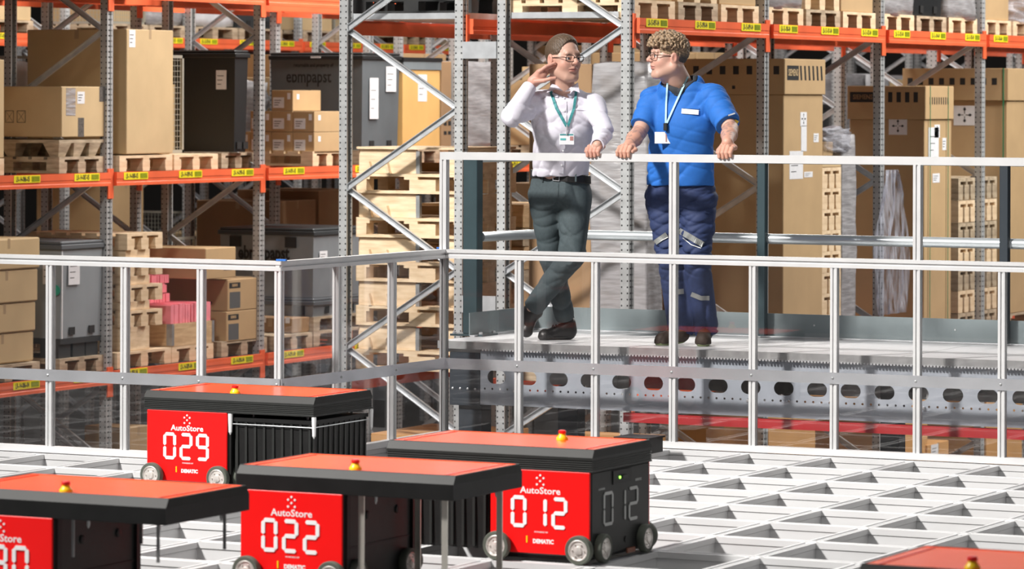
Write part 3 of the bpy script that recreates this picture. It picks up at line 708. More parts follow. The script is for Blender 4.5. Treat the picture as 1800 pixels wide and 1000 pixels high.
pallet('pallet under the honey coloured plywood box', Xp, y0, PZ, L_, WOODO)
y0 = yat(776, Xp); t = carton('upright brown cardboard post with dark printing beside the plywood box', Xp, y0, PZ, .3, yat(793, Xp)-y0, zat(776, 108, Xp)-PZ, m=CARDD, name='cardboard_post', tape=False)
squares(t, 's', .05, .1, 2, .40, .07, .05); squares(t, 's', .05, .1, 2, .30, .07, .04)
y0 = max(yat(800, Xp), 17.32); lumpy('tall grey stretch wrapped load behind the gap between the rack ends', Xp, y0, PZ+.15, 1.1, yat(880, Xp)-y0, zat(800, 107, Xp)-PZ-.15, seed=3)
pallet('pallet under the tall grey wrapped load in the gap', Xp, y0, PZ, 1.1, WOODO)
# --- row 0, shelf at z -.55
PZ = -.548
ys = [416, 471, 529, 581, 634]; y1 = yat(71, Xp)
for n in range(4):
    zt, zb = zat(71, ys[n], Xp), zat(71, ys[n+1], Xp)
    carton(('topmost', 'second', 'third', 'lowest')[n]+' of the four plain cartons stacked at the left edge', Xp-.012*n, y1-1.0-.015*n, zb+.003, 1.1, 1.0, zt-zb-.006, m=CARDL, c=.012)
pallet('wooden pallet under the four plain cartons at the left edge', Xp, y1-1.0, PZ, 1.0, WOODO)
y0 = yat(108, Xp); L_ = yat(183, Xp)-y0; zb = zat(108, 596, Xp); h = zat(108, 425, Xp)-zb
t = plastic_bin('light grey upright container with white papers, lower left shelf', Xp, y0, zb, 1.12, L_, h, mat('light_grey_container', (.30, .33, .35), .35, 0, .06, 4), mat('grey_container_rim', (.11, .12, .13), .4))
paper(t, 's', .17*L_, .55*h, .26*L_, .27*h); paper(t, 'f', -.20, .56*h, .10, .3*h); MB().lathe([(.05, 0), (.05, .002)], (-.06, -.001, .5*h), (0, -1, 0), 16).build('green_sticker', mat('green_sticker', (.01, .35, .22), .5), t)
MB().box(-.010, -.004, .02, .035, 0, h-.08).build('white_strap', WHITE, t)
pl = thing('container_plinth', 'dark plastic plinth with feet under the light grey upright container', 'plinth', (Xp, y0, PZ+.152)); hp = zb-PZ-.155
MB().box(-1.1, -.02, .02, L_-.02, hp-.05, hp).build('plinth_deck', BINDK, pl)
for a in (.02, L_/2-.1, L_-.24):
    for b in (-1.08, -.24): MB().box(b, b+.2, a, a+.2, 0, hp-.05).build('foot', BINDK, pl)
pallet('weathered wooden pallet under the dark container plinth', Xp, y0-.02, PZ, L_+.02, WOODO)
y0 = yat(224, Xp); L_ = yat(286, Xp)-y0; zc = [440, 486, 531, 576]
for n, q in enumerate(zc):
    zb = zat(224, q, Xp); pallet(('topmost', 'second', 'third', 'lowest')[n]+' pallet in the pale stack beside the pink foam', Xp, y0, zb, L_, h=zat(224, q-29, Xp)/1.0*0+1.03)
    zlow = zat(224, (zc+[612])[n+1]-29, Xp) if n < 3 else PZ+.152
    carton(('topmost', 'second', 'third', 'lowest')[n]+' flat timber spacer between the stacked pale pallets', Xp-.03, y0+.02, zlow+.002, 1.0, L_*.68, zb-zlow-.004, m=WOOD, name='timber_spacer', cat='spacer', tape=False, c=.002)
pallet('bottom pallet under the pale pallet stack on the lower left shelf', Xp, yat(207, Xp), PZ, yat(302, Xp)-yat(207, Xp))
# collar crate with pink foam
y0 = yat(303, Xp); L_ = yat(376, Xp)-y0; zb = PZ+.152; h = zat(303, 570, Xp)-zb
t = thing('collar_crate', 'low wooden collar crate with steel hinges under the pink foam', 'crate', (Xp, y0, zb))
for (a, b, c_, d_) in ((-.02, 0, 0, L_), (-.9, -.88, 0, L_), (-.88, -.02, 0, .02), (-.88, -.02, L_-.02, L_)): MB().box(a, b, c_, d_, 0, h).build('side_board', WOODC, t)
MB().box(-.88, -.02, .02, L_-.02, 0, .02).build('bottom_board', WOODC, t)
for (a, b) in ((.0, -.003), (.0, L_-.03)):
    MB().box(-.06, .004, b, b+.04, .01, h).build('steel_hinge', GALV, t)
pallet('wooden pallet under the collar crate of pink foam', Xp, y0, PZ, L_)
def foam(label, x, y, z, dx, ly, h, seed):
    m = MB(); n = max(2, int(ly/.04)); r = random.Random(seed)
    t = thing('foam_block', label, 'foam', (x, y, z))
    for q in range(n):
        e = r.uniform(0, .03); MB().box(-dx-e, -e*.6, q*ly/n, (q+1)*ly/n-.004, 0, h-r.uniform(0, .015)).build('foam_slab', PINK, t)
z0 = zb+h+.002; hh = (zat(303, 535, Xp)-z0)
foam('pink foam slabs, left lower bundle on the collar crate', Xp-.01, y0+.0, z0, .85, .36, hh, 1)
foam('pink foam slabs, right lower bundle on the collar crate', Xp-.01, y0+.40, z0, .85, .36, hh, 2)
z1 = z0+hh+.002; st = (zat(303, 468, Xp)-z1)/4
for n in range(4): foam(('bottom', 'second', 'third', 'topmost')[n]+' layer of the pink foam tower', Xp-.26-.02*n, y0+.0+.015*n, z1+n*st, .40-.05*n, .40-.03*(n % 2)-(.12 if n == 3 else 0), st-.003, 10+n)
# marked cartons on pallet
def marked(label, xc, xr, yt, yb, big=True, back=0):
    t, (ly, h) = rowbox(label, X, xc, xr, yt, yb, m=CARD, tape=False, dx=.95, back=back)
    if big:
        MB().box(0, .001, .04*ly, .34*ly, .72*h, .90*h).build('black_patch', INK, t); lettering('SIEMENS', .038, t, (.0016, .19*ly, .81*h), SIDE, CARD, .001, .75); MB().box(0, .001, .05*ly, .34*ly, .08*h, .60*h).build('printed_square', mat('faded_print', (.10, .10, .10), .7), t)
        for u in (-.3, -.22): MB().box(u, u+.04, -.001, 0, .22*h, .30*h).build('small_print', INK, t)
    else: MB().box(0, .001, .6*ly, .85*ly, .25*h, .32*h).build('small_print', INK, t)
    return t
marked('wide cardboard box on top of the two marked cartons', 362, 415, 437, 491, False)
marked('upper of the two cardboard boxes with black lettering patch, by the fence corner', 401, 465, 492, 547)
marked('lower of the two cardboard boxes with black lettering patch, by the fence corner', 399, 461, 548, 603)
pallet('wooden pallet under the two marked cardboard boxes', Xp, yat(390, Xp), PZ, yat(470, Xp)-yat(390, Xp), WOODO)
# grey containers with lettering
y0 = yat(552, Xp); L_ = yat(600, Xp)-y0
zt, zm = zat(552, 402, Xp), zat(552, 524, Xp)
slate = mat('mid_grey_container', (.23, .25, .265), .4, 0, .08, 4)
t = plastic_bin('upper grey container with black lettering, lower shelf left of the rack end', Xp, y0, zm, 1.13, 1.15, zt-zm, slate, BINDK, slots=False)
h = zt-zm; lettering('ebm  papst', .19, t, (-.60, .006, h*.63), m=INK, bold=.006, sx=.72)
for u in (-1.0, -.34): MB().box(u, u+.13, -.006, .01, h-.20, h-.09).build('handle_slot', INK, t)
paper(t, 's', .12, .50*h, .16, .17*h)
t = plastic_bin('lower grey container under the one with black lettering', Xp, y0, PZ+.30, 1.13, 1.15, zm-PZ-.305, slate, mat('grey_container_rim', (.11, .12, .13), .4))
for u in (-1.0, -.24): MB().box(u, u+.13, -.006, .01, .02, .12).build('handle_slot', INK, t)
pallet('wooden pallet under the two grey lettered containers', Xp, y0, PZ, 1.2, WOODO)
pallet('second wooden pallet stacked under the two grey lettered containers', Xp, y0, PZ+.151, 1.2, WOODO)
y0 = yat(480, Xp); t = carton('small open carton seen through the angled fence section', Xp-.05, yat(522, Xp), PZ+.155, .52, .35, zat(522, 560, Xp)-PZ-.155, m=CARDD)
paper(t, 'f', -.36, .10, .05, .06, bars=False); paper(t, 'f', -.08, .10, .05, .06, bars=False)
pallet('wooden pallet under the small open carton behind the angled fence', Xp, yat(485, Xp), PZ, .75, WOODO)
carton('cardboard box on the floor level behind the second fence post', Xp-.05, yat(236, Xp), -1.75, .5, .35, zat(236, 752, Xp)+1.75, m=CARD)
# floor level loads under the lower left shelf
for n, yy in enumerate((5.0, 7.7, 8.8, 13.3, 14.6)):
    carton('dim carton load on the floor level of the front left rack', Xp-.2, yy, FLZ+.16, .9, .95, 1.2, m=CARDD, group='dim floor level cartons of the front left rack')
    pallet('dim pallet on the floor level of the front left rack', Xp-.1, yy, FLZ+.002, 1.0, WOODO, group='dim floor level pallets of the front left rack')

# --- centre rack end: pallets and collars stacked
yq = 8.34; xr_, xl = -6.10, -7.16
zs = [-.345+.06+.371*n for n in range(5)]
def stackpallet(label, z):
    """pallet seen on its long side: blocks along x"""
    t = thing('wooden_pallet', label, 'pallet', (xr_, yq, z)); Lx = xr_-xl
    for q in range(6): MB().box(-Lx, 0, q*.155, q*.155+.13, .142, .166).build('deck_board', WOOD, t)
    for x in (-Lx, -Lx/2-.07, -.13): MB().box(x, x+.13, 0, .9, .118, .142).build('cross_board', WOOD, t)
    for x, w_ in ((-Lx, .10), (-Lx/2-.02, .25), (-.07, .07)):
        for y in (0, .38, .77): MB().box(x, x+w_, y, y+.13, .024, .118).build('block', WOOD, t)
    for y in (0, .38, .77): MB().box(-Lx, 0, y, y+.13, 0, .024).build('runner', WOOD, t)
def collar(label, z):
    t = thing('pallet_collar', label, 'collar', (xr_, yq, z)); Lx = xr_-xl; h = .200
    MB().box(-Lx+.02, -Lx*.47, .03, .05, 0, h).build('side_board', WOOD, t); MB().box(-.20, -.0, .03, .05, 0, h).build('side_board', WOOD, t)
    MB().box(-Lx, -.0, .82, .84, 0, h*.4).build('side_board', WOODC, t); MB().box(-.02, 0, .05, .82, 0, h).build('side_board', WOOD, t); MB().box(-Lx, -Lx+.02, .05, .82, 0, h).build('side_board', WOOD, t)
    MB().box(-Lx*.47-.0, -Lx*.47+.035, .02, .06, .0, h-.01).build('steel_hinge', GALV, t)
    for x in (-Lx*.88, -Lx*.72): MB().loft([[(x-.004, .028, 0), (x+.03, .028, 0), (x+.002, .028, .10)], [(x-.004, -.012, 0), (x+.03, -.012, 0), (x+.002, -.012, .10)]]).build('folded_flap', WOOD, t)
nm = ['lowest', 'second lowest', 'middle', 'second highest', 'highest']
for n, z in enumerate(zs):
    stackpallet(nm[n]+' new pallet in the tall pallet and collar stack inside the centre rack', z)
    collar(nm[n]+' timber collar in the tall stack inside the centre rack', z+.168)
t = carton('thin timber board lying on top of the tall pallet stack', xr_, yq, zs[-1]+.371, 1.06, .9, .02, m=WOOD, name='timber_board', cat='board', tape=False, c=.002)
for n in range(4):
    pallet(('lowest', 'second', 'third', 'topmost')[n]+' aged pallet seen in the gap right of the tall pallet stack', X1F-.05, 9.40, -.345+.36*n, .9, WOODO); 
    carton(('lowest', 'second', 'third', 'topmost')[n]+' brown board collar seen in the gap right of the tall pallet stack', X1F-.06, 9.42, -.345+.155+.36*n, 1.0, .85, .20, m=WOODC, name='pallet_collar', cat='collar', tape=False)
pallet('black pallet lying on the shelf deck above the pallet stack', X1F-.1, 8.5, 2.715, .9, mat('black_pallet', (.02, .02, .02), .6), name='plastic_pallet')

# --- right rack (row 2): shelf at -.35
X = X2F; Xp = X-.03; PZ = -.348
y0 = 8.62; z1 = 2.30
lumpy('grey stretch wrapped load between the two men, behind the rack bracing', Xp-.02, y0, PZ+.15, .52, yat(1168, Xp)-y0, z1-PZ-.15, seed=5, amp=.02)
carton('brown carton inside the grey stretch wrap behind the two men', Xp-.06, y0+.04, PZ+.16, .42, yat(1168, Xp)-y0-.1, z1-PZ-.22, m=CARD)
carton('tall dim brown cardboard box behind the man in the white shirt', Xp-.58, y0+.1, PZ+.15, .58, .9, z1-PZ-.16, m=CARDD)
pallet('wooden pallet under the grey wrapped load between the two men', Xp, y0-.05, PZ, .8, WOODO)
def tallbox(label, xc, xr, ytop, ylid, lidx, dx, text=True, side='s'):
    y0 = yat(xc, Xp); y1 = yat(xr, Xp); z1 = zat(xc, ytop, Xp); zl = zat(xc, ylid, Xp); zb = PZ+.152
    t = carton(label, Xp, y0, zb, dx, y1-y0, z1-zb, lid=z1-zl, tape=False, m=CARD); return t, y1-y0, z1-zb, z1-zl
t, ly, h, ld = tallbox('tall cardboard box with loose lid and lettering, right of the man in blue', 1377, 1446, 103, 166, 0, 1.06)
MB().box(.018, .0195, .04*ly, .33*ly, h-.19, h-.06).build('black_patch', INK, t); lettering('SIEMENS', .085, t, (.0212, .185*ly, h-.125), SIDE, CARDL, .001, .72)
for q in range(6):
    u = .38*ly+q*.105*ly; MB().loft([[(.018, u, h-.19), (.018, u+.04*ly, h-.19), (.018, u+.02*ly, h-.06), (.018, u-.02*ly, h-.06)], [(.0195, u, h-.19), (.0195, u+.04*ly, h-.19), (.0195, u+.02*ly, h-.06), (.0195, u-.02*ly, h-.06)]]).build('printed_stripe', INK, t)
squares(t, 'f', -1.0, .13, 8, h-.14, .055, .075, .018); squares(t, 'f', -.75, .13, 3, h-.27, .03, .03, .018)
arrows(t, 's', .42*ly, zat(1410, 222, Xp)-t.location[2], .15); paper(t, 's', .44*ly, zat(1410, 266, Xp)-t.location[2], .13, .23, bars=False); paper(t, 's', .76*ly, zat(1430, 250, Xp)-t.location[2], .12, .08)
paper(t, 's', .15*ly, zat(1390, 315, Xp)-t.location[2], .34*ly, .25); paper(t, 's', .52*ly, zat(1410, 312, Xp)-t.location[2], .20, .05)
pallet('wooden pallet under the tall lettered box right of the man in blue', Xp, t.location[1], PZ, ly, WOODO)
# stack of pallets with wrapped plate, bay two
y0 = yat(1449, Xp); L_ = .46
for n in range(9):
    z = PZ+n*.152+.29*(n//2)*0
    pallet(('lowest', 'second', 'third', 'fourth', 'fifth', 'sixth', 'seventh', 'eighth', 'topmost')[n]+' of the pale pallets stacked right of the tall lettered box', Xp-.02, y0, PZ+n*.192, L_, WOOD, h=1.27, dx=.37)
zt = PZ+9*.192
carton('pale flat cardboard tray on top of the pale pallet stack', Xp-.02, y0, zt, .6, L_, .10, m=CARDL, name='cardboard_tray', tape=False)
carton('small carton under clear film on the cardboard tray', Xp-.02, y0+.01, zt+.103, .35, .25, .13, m=CARD)
lumpy('grey film wrapped upright bundle right of the pale pallet stack', Xp-.02, y0+L_+.02, PZ+.02, .40, .36, zat(1490, 240, Xp)-PZ, seed=8, amp=.015, m=FILM)
lumpy('clear plastic film draped over the cardboard tray', Xp+.0, y0+.03, zt+.14, .5, .62, .22, m=FILMC, name='plastic_film', cat='film', seed=9, amp=.04, res=10)
# dark machine with white tags behind
t = plastic_bin('black cabinet with white paper tags standing between the lettered boxes', Xp-.47, y0+.1, PZ+.02, .6, .95, zat(1480, 120, Xp)-PZ, BINTRIM)
paper(t, 's', .25, 2.0, .14, .17, .0); paper(t, 's', .25, 1.75, .14, .12, .0)
# lower lettered box with green straps
t, ly, h, ld = tallbox('cardboard box with green straps and loose lid, its lettering on the shaded side', 1625, 1672, 151, 210, 0, .78)
MB().box(-.77, -.50, -.0195, -.018, h-.16, h-.06).build('black_patch', INK, t); lettering('SIEMENS', .065, t, (-.635, -.0205, h-.11), FRONT, CARDD, .001, .85)
squares(t, 'f', -.46, .088, 5, h-.16, .045, .10, .018); squares(t, 's', .12*ly, .083*ly, 9, h-.18, .035*ly, .07, .018)
for u in (.13*ly, .80*ly): MB().box(.019, .022, u, u+.012, 0, h+.002).build('green_strap', TEALS, t)
arrows(t, 'f', -.37, zat(1570, 242, Xp)-t.location[2]+.02, .19); arrows(t, 's', .36*ly, zat(1645, 242, Xp)-t.location[2], .15)
paper(t, 's', .14*ly, zat(1640, 278, Xp)-t.location[2], .38*ly, .30); paper(t, 's', .66*ly, zat(1655, 264, Xp)-t.location[2], .12*ly+.02, .12); paper(t, 's', .30*ly, zat(1645, 321, Xp)-t.location[2], .26*ly, .09)
pallet('wooden pallet under the box with green straps', Xp, t.location[1], PZ, ly, WOODO)
t, ly, h, ld = tallbox('tallest cardboard box at the right edge with a single green strap', 1770, 1850, 120, 177, 0, 1.12)
squares(t, 'f', -1.08, .115, 9, h-.17, .055, .07, .018); MB().box(-.04, -.028, -.022, -.018, 0, h+.002).build('green_strap', TEALS, t)
arrows(t, 'f', -.58, zat(1695, 222, Xp)-t.location[2], .24)
pallet('wooden pallet under the tallest box at the right edge', Xp, t.location[1], PZ, ly, WOODO)
# pallets right of the strapped box
y0 = yat(1690, Xp)
for n in range(7): pallet(('lowest', 'second', 'third', 'fourth', 'fifth', 'sixth', 'topmost')[n]+' of the pallets stacked between strapped box and right edge', Xp-.03, y0, PZ+n*.225, .48, WOOD if n % 2 else WOODO, h=1.45)
for n in range(7): pallet(('lowest', 'second', 'third', 'fourth', 'fifth', 'sixth', 'topmost')[n]+' of the pallets stacked at the last upright before the right edge', Xp-.03, 16.70, PZ+n*.225, .48, WOOD if n % 2 else WOODO, h=1.45)
# clear film hanging from the beam
def sheet(label, px0, px1, pt, pb, seed):
    y0, y1 = yat(px0, X+.05), yat(px1, X+.05); z1, z0 = zat(px0, pt, X+.05), zat(px0, pb, X+.05)
    r = np.random.default_rng(seed); n, k = 24, 14; th = MB(); v = []; f = []
    for i in range(n+1):
        t_ = i/n; wd = .12+.88*math.sin(math.pi*min(1, t_*.75+.05))**.8
        for j in range(k+1):
            u = j/k; v.append((.03*math.sin(u*17+t_*3)*(1-.3*t_)+.015*math.sin(u*41+t_*9), (y0+y1)/2-y0+(u-.5)*(y1-y0)*wd+.03*math.sin(t_*9), (z1-z0)*(1-t_)))
    for i in range(n):
        for j in range(k): a = i*(k+1)+j; f.append((a, a+1, a+k+2, a+k+1))
    th.add(v, f); me = th.mesh('film_sheet', HANG, True); t = thing('hanging_film', label, 'film', (X+.05, y0, z0)); o = ob('film_sheet', me, t)
    s_ = o.modifiers.new('thickness', 'SOLIDIFY'); s_.thickness = .002; return t
sheet('clear plastic film hanging down beside the second right upright', 1535, 1600, 300, 556, 4)
# upper shelf of the right rack
PZ = 2.662
nb = 0; wds = ['first', 'second', 'third', 'fourth', 'fifth', 'sixth', 'seventh', 'eighth', 'ninth', 'tenth', 'eleventh', 'twelfth', 'thirteenth', 'fourteenth', 'fifteenth']
for b in range(5):
    for q in range(3):
        y0 = 8.2+b*2.8+.09+q*.89
        pallet(wds[nb]+' pallet from the left on the upper right orange beam', Xp+.0, y0, PZ, .82, WOODO if nb in (1, 4, 7) else WOOD)
        if nb in (0, 2, 5, 9, 11): carton(wds[nb]+' load from the left on the upper right shelf, a brown carton', Xp-.02, y0, PZ+.152, 1.0, .8, 1.5, m=CARD)  # cartons and wrapped loads made taller, out of view, to shade goods below
        elif nb in (3, 6, 8): lumpy(wds[nb]+' load from the left on the upper right shelf, wrapped in film', Xp, y0-.02, PZ+.14, 1.05, .84, 1.5, seed=20+nb)
        elif nb in (1, 4): pallet(wds[nb]+' load from the left on the upper right shelf, a second pallet', Xp-.01, y0, PZ+.152, .82, WOOD)
        elif nb == 7: plastic_bin('dark container on the upper right shelf above the strapped box', Xp-.02, y0, PZ+.152, 1., .8, .7, BINTRIM)
        else: lumpy(wds[nb]+' load from the left on the upper right shelf, a crumpled clear bag', Xp, y0, PZ+.14, .9, .8, .3, m=FILMC, seed=30+nb, amp=.06)
        nb += 1
# loads below the platform level in the right and centre racks
for n, (xf, yy, xw) in enumerate(((X2F-.3, 8.45, .8), (X2F-.1, 11.3, .9), (X1F-.1, 8.5, .95), (X2F-.1, 14.2, .9), (X2F-.1, 17.0, .9))):
    carton('tan carton stack on the floor level, seen below the walkway beam', xf, yy, FLZ+.16, xw, 1.1, 1.75, m=mat('tan_carton', (.62, .33, .12), .7, 0, .06, 3), group='tan cartons below the walkway')
    pallet('pallet on the floor level under a tan carton stack', xf, yy, FLZ+.002, 1.1, WOODO, group='pallets below the walkway')
# wide cardboard pieces seen low on the right
t = carton('opened tan carton with shipping label low behind the right end of the fence', Xp-.05, yat(1640, Xp), -1.9, .8, .6, zat(1640, 782, Xp)+1.9, m=mat('tan_carton', (.62, .33, .12)))
paper(t, 's', .1, zat(1640, 800, Xp)+1.9-.05, .2, .14)

# --- dim goods in the racks behind
BAYW = ['first', 'second', 'third', 'fourth', 'fifth', 'sixth', 'seventh', 'eighth', 'ninth', 'tenth']
def fill(xf, ybay0, nb_, levels, seed, lab, hmax, names=('lowest', 'middle', 'upper'), empty=.1):
    r = random.Random(seed)
    for li, zl in enumerate(levels):
        for b in range(nb_):
            y = ybay0+b*BAY+.12; q = 0; pos = 0
            while q < 2.5 and pos < 3:
                k = r.random(); w_ = r.choice((.82, .84, 1.1))
                if q+w_ > 2.62: break
                hgt = r.uniform(.45, hmax[li]); ps = ('left', 'centre', 'right')[pos]; pos += 1
                if k < empty: q += w_+.05; continue
                sfx = ' in %s bay, %s shelf, %s' % (BAYW[b], names[li], lab)
                pallet(ps+' dim pallet'+sfx, xf-.03, y+q, zl+.002, w_, WOODO, group='dim pallets, '+lab)
                zb = zl+.154
                if k < .5: carton(ps+' brown carton'+sfx, xf-.05, y+q, zb, 1.05, w_-.02, hgt, m=r.choice((CARD, CARDD, CARDL)), group='brown cartons, '+lab)
                elif k < .68: cage(ps+' wire mesh cage'+sfx, xf-.05, y+q, zb, 1.0, w_-.02, min(hgt+.2, .95), group='wire mesh cages, '+lab)
                elif k < .82: lumpy(ps+' film wrapped load'+sfx, xf-.05, y+q, zb, 1.0, w_-.04, min(hgt, .9), m=FILM if k < .76 else mat('white_plastic_bag', (.62, .62, .64), .35, 0, .1, 6, bump=.4), seed=r.randint(0, 999), res=7, group='wrapped loads, '+lab)
                else: plastic_bin(ps+' dark container'+sfx, xf-.05, y+q, zb, 1.05, w_-.02, hgt*.8, r.choice((BINDK, BINGREY)), group='dark containers, '+lab)
                q += w_+.05
fill(XM1F, 7.45, 8, [-.55, 1.30, 3.05], 3, 'rack behind front left one', (1.45, 1.3, 1.0))
fill(XM2F, 10.25, 7, [-.55, 1.30, 2.75], 5, 'far rack past second aisle', (1.4, 1.1, 1.0))
fill(X0F, 4.65, 4, [3.05], 15, 'front left rack, added unseen for shade', (1.7,), ('top',), .02)  # stock out of view, added to block light from the shelves below
fill(X0F, 20.05, 5, [-.55, 1.30], 9, 'front left rack, deep end', (1.4, 1.4), ('lower', 'upper'))
fill(X1F, 11.0, 7, [-.35], 12, 'centre rack', (2.3,), ('lower',))

# ------------------------------------------------------------------ walkway platform
PL0, PL1, PY0, PY1, PZT = -2.10, 4.6, .24, 1.52, .557
W = thing('walkway_platform', 'galvanised steel walkway platform the two men stand on', 'platform', (PL0, PY0, PZT))
deckm = mat('bright_grating', (.74, .75, .76), .45, .25, .10, 60, (1, 6, 1), bump=.25)
xx = PL0
while xx < PL1-.1:
    x1 = min(xx+.98, PL1); MB().box(xx+.003, x1-.003, PY0+.005, PY1-.01, PZT-.03, PZT).build('deck_plate', deckm, W, world=True); xx += .98
# serrated nosing strip
m = MB(); m.box(PL0, PL1, PY0-.005, PY0+.004, PZT-.045, PZT); m.build('edge_angle', GALV, W, world=True)
m = MB(); u = PL0+.3
while u < PL1: m.box(u, u+.012, PY0-.012, PY0-.004, PZT-.052, PZT-.042); u += .02
tag(m.build('serration', GALVL, W, world=True), None, None, kind='stuff')
# front beam web with stadium holes: cut in a 2D curve
def holed_plate(name, x0, x1, z0, z1, y, holes, rounds, m, parent):
    c = bpy.data.curves.new(name, 'CURVE'); c.dimensions = '2D'; c.fill_mode = 'BOTH'; c.extrude = .002
    def poly(p):
        s_ = c.splines.new('POLY'); s_.points.add(len(p)-1); s_.use_cyclic_u = True
        for i, (a, b) in enumerate(p): s_.points[i].co = (a, b, 0, 1)
    poly([(x0, z0), (x1, z0), (x1, z1), (x0, z1)])
    for hx, hz, hw, hh in holes:
        r_ = hh/2; pts = []
        for k in range(9): a = -math.pi/2+math.pi*k/8; pts.append((hx+hw/2-r_+math.cos(a)*r_, hz+math.sin(a)*r_))
        for k in range(9): a = math.pi/2+math.pi*k/8; pts.append((hx-hw/2+r_+math.cos(a)*r_, hz+math.sin(a)*r_))
        poly(pts)
    for hx, hz, r_ in rounds: poly([(hx+math.cos(k*math.pi/4)*r_, hz+math.sin(k*math.pi/4)*r_) for k in range(8)])
    o = bpy.data.objects.new(name, c); COL.objects.link(o); dg = bpy.context.evaluated_depsgraph_get(); me = bpy.data.meshes.new_from_object(o.evaluated_get(dg)); COL.objects.unlink(o); bpy.data.objects.remove(o)
    me.name = name; me.materials.clear(); me.materials.append(m)
    L = Vector(parent.location); return ob(name, me, parent, (-L.x, y-L.y, -L.z), rot=(math.pi/2, 0, 0))
hx = []; u = -1.313-.2045*2
while u < PL1-.1: hx.append((u, .350, .122, .080)); u += .2045
rd = []; u = -1.80
while u < PL1-.05: rd.append((u, .279, .007)); u += .050
web = mat('galvanised_web', (.45, .50, .56), .4, .2, .12, 5, bump=.03)
holed_plate('front_beam_web', -1.83, PL1, .183, .50, PY0+.03, hx, rd, web, W)
MB().box(-1.83, PL1, PY0+.032, PY0+.09, .183, .190).build('beam_flange', web, W, world=True)
MB().box(-1.83, PL1, PY0+.032, PY0+.09, .495, .502).build('beam_flange', web, W, world=True)
MB().box(PL0, -1.83, PY0+.03, PY0+.06, .49, .52).build('edge_strip', GALV, W, world=True)
for u in (-1.6, -.1, .97, 2.1): MB().cbox(u-.008, u+.008, PY0+.012, PY0+.03, .264, .280, .002).build('bolt', GALVL, W, world=True)
# cross joists under the deck
for u in (-.98, .0, .98, 1.96, 2.94): MB().box(u-.02, u+.02, PY0+.09, PY1-.05, .30, .51).build('joist', GALV, W, world=True)
MB().box(PL0+.05, PL1, PY1-.06, PY1-.02, .22, .51).build('rear_beam', GALV, W, world=True)
# box column with bolts and posts below
t = MB().box(-2.03, -1.832, PY0+.02, PY0+.20, .175, .49).build('box_column_head', NAVY, W, world=True)
for q in range(4): MB().lathe([(.007, 0), (.007, .005), (.003, .007)], (-2.01+q*.05, PY0+.02, .275), (0, -1, 0), 8).build('bolt', GALVL, W, world=True)
MB().box(-1.985, -1.835, PY0+.05, PY0+.18, FLZ, .175).build('column', NAVY, W, world=True); MB().box(-1.40, -1.27, PY0+.2, PY0+.3, FLZ, .30).build('column', NAVY, W, world=True)
MB().box(2.2, 2.33, PY0+.05, PY0+.18, FLZ, .183).build('column', NAVY, W, world=True)
MB().box(.30, .42, PY1-.2, PY1-.1, FLZ, .30).build('column', NAVY, W, world=True)
# toe boards
TB = mat('galvanised_toe_board', (.26, .31, .32), .4, .25, .10, 5, bump=.03)
MB().box(PL0, PL1, PY1-.012, PY1-.006, PZT+.006, PZT+.145).build('toe_board', TB, W, world=True); MB().box(PL0, PL1, PY1-.045, PY1-.012, PZT+.002, PZT+.010).build('toe_flange', GALVL, W, world=True)
MB().box(PL0, PL0+.006, PY0+.4, PY1-.012, PZT+.006, PZT+.145).build('toe_board', TB, W, world=True); MB().box(PL0+.006, PL0+.04, PY0+.4, PY1-.045, PZT+.002, PZT+.010).build('toe_flange', GALVL, W, world=True)
for u in (-1.9, -.2, .7, 1.3): MB().lathe([(.006, 0), (.006, .004)], (u, PY1-.012, PZT+.08), (0, -1, 0), 8).build('bolt', GALVL, W, world=True)
# posts and rails of the rear handrail
HRL = thing('handrail', 'steel handrail with dark posts along the back of the walkway', 'railing', (PL0, PY1-.03, PZT))
p0 = at(826, 590, 2, PZT)
MB().cbox(p0[0]-.050, p0[0]+.046, p0[1], p0[1]+.08, PZT+.012, 1.66, .004).build('post', TEAL, HRL, world=True); bp_ = MB().box(p0[0]-.11, p0[0]+.11, p0[1]-.05, p0[1]+.16, PZT, PZT+.012).build('base_plate', TEAL, HRL, world=True)
for (a, b) in ((-.09, -.03), (.09, -.03), (.09, .14)): MB().lathe([(.012, 0), (.012, .012), (.007, .014)], (p0[0]+a, p0[1]+b, PZT+.012), n=6).build('bolt', GALVL, bp_, world=True)
for px in (1342, 1768):
    q = at(px, 400, 1, PY1-.05); MB().cbox(q[0]-.026, q[0]+.026, PY1-.09, PY1-.04, PZT+.01, 1.63, .003).build('post', TEAL if px < 1500 else mat('black_post', (.03, .04, .05), .4), HRL, world=True)
for zr, nm_ in ((1.155, 'mid_rail'), (1.628, 'hand_rail')):
    MB().tube([(p0[0]+.02, p0[1]+.10, zr), (PL0+.03, PY1-.12, zr), (PL0+.10, PY1-.03, zr), (PL0+.3, PY1-.03, zr), (PL1, PY1-.03, zr)], .031 if zr < 1.5 else .018, 12).build(nm_, mat('zinc_tube', (.62, .66, .68), .3, .5, .08, 4), HRL, world=True, smooth=True)
# red crosswise beam under the walkway
MB().box(-.89, 4.5, .262, .31, .118, .172).build('red_beam', REDB, W, world=True, label='red steel beam below the galvanised web')

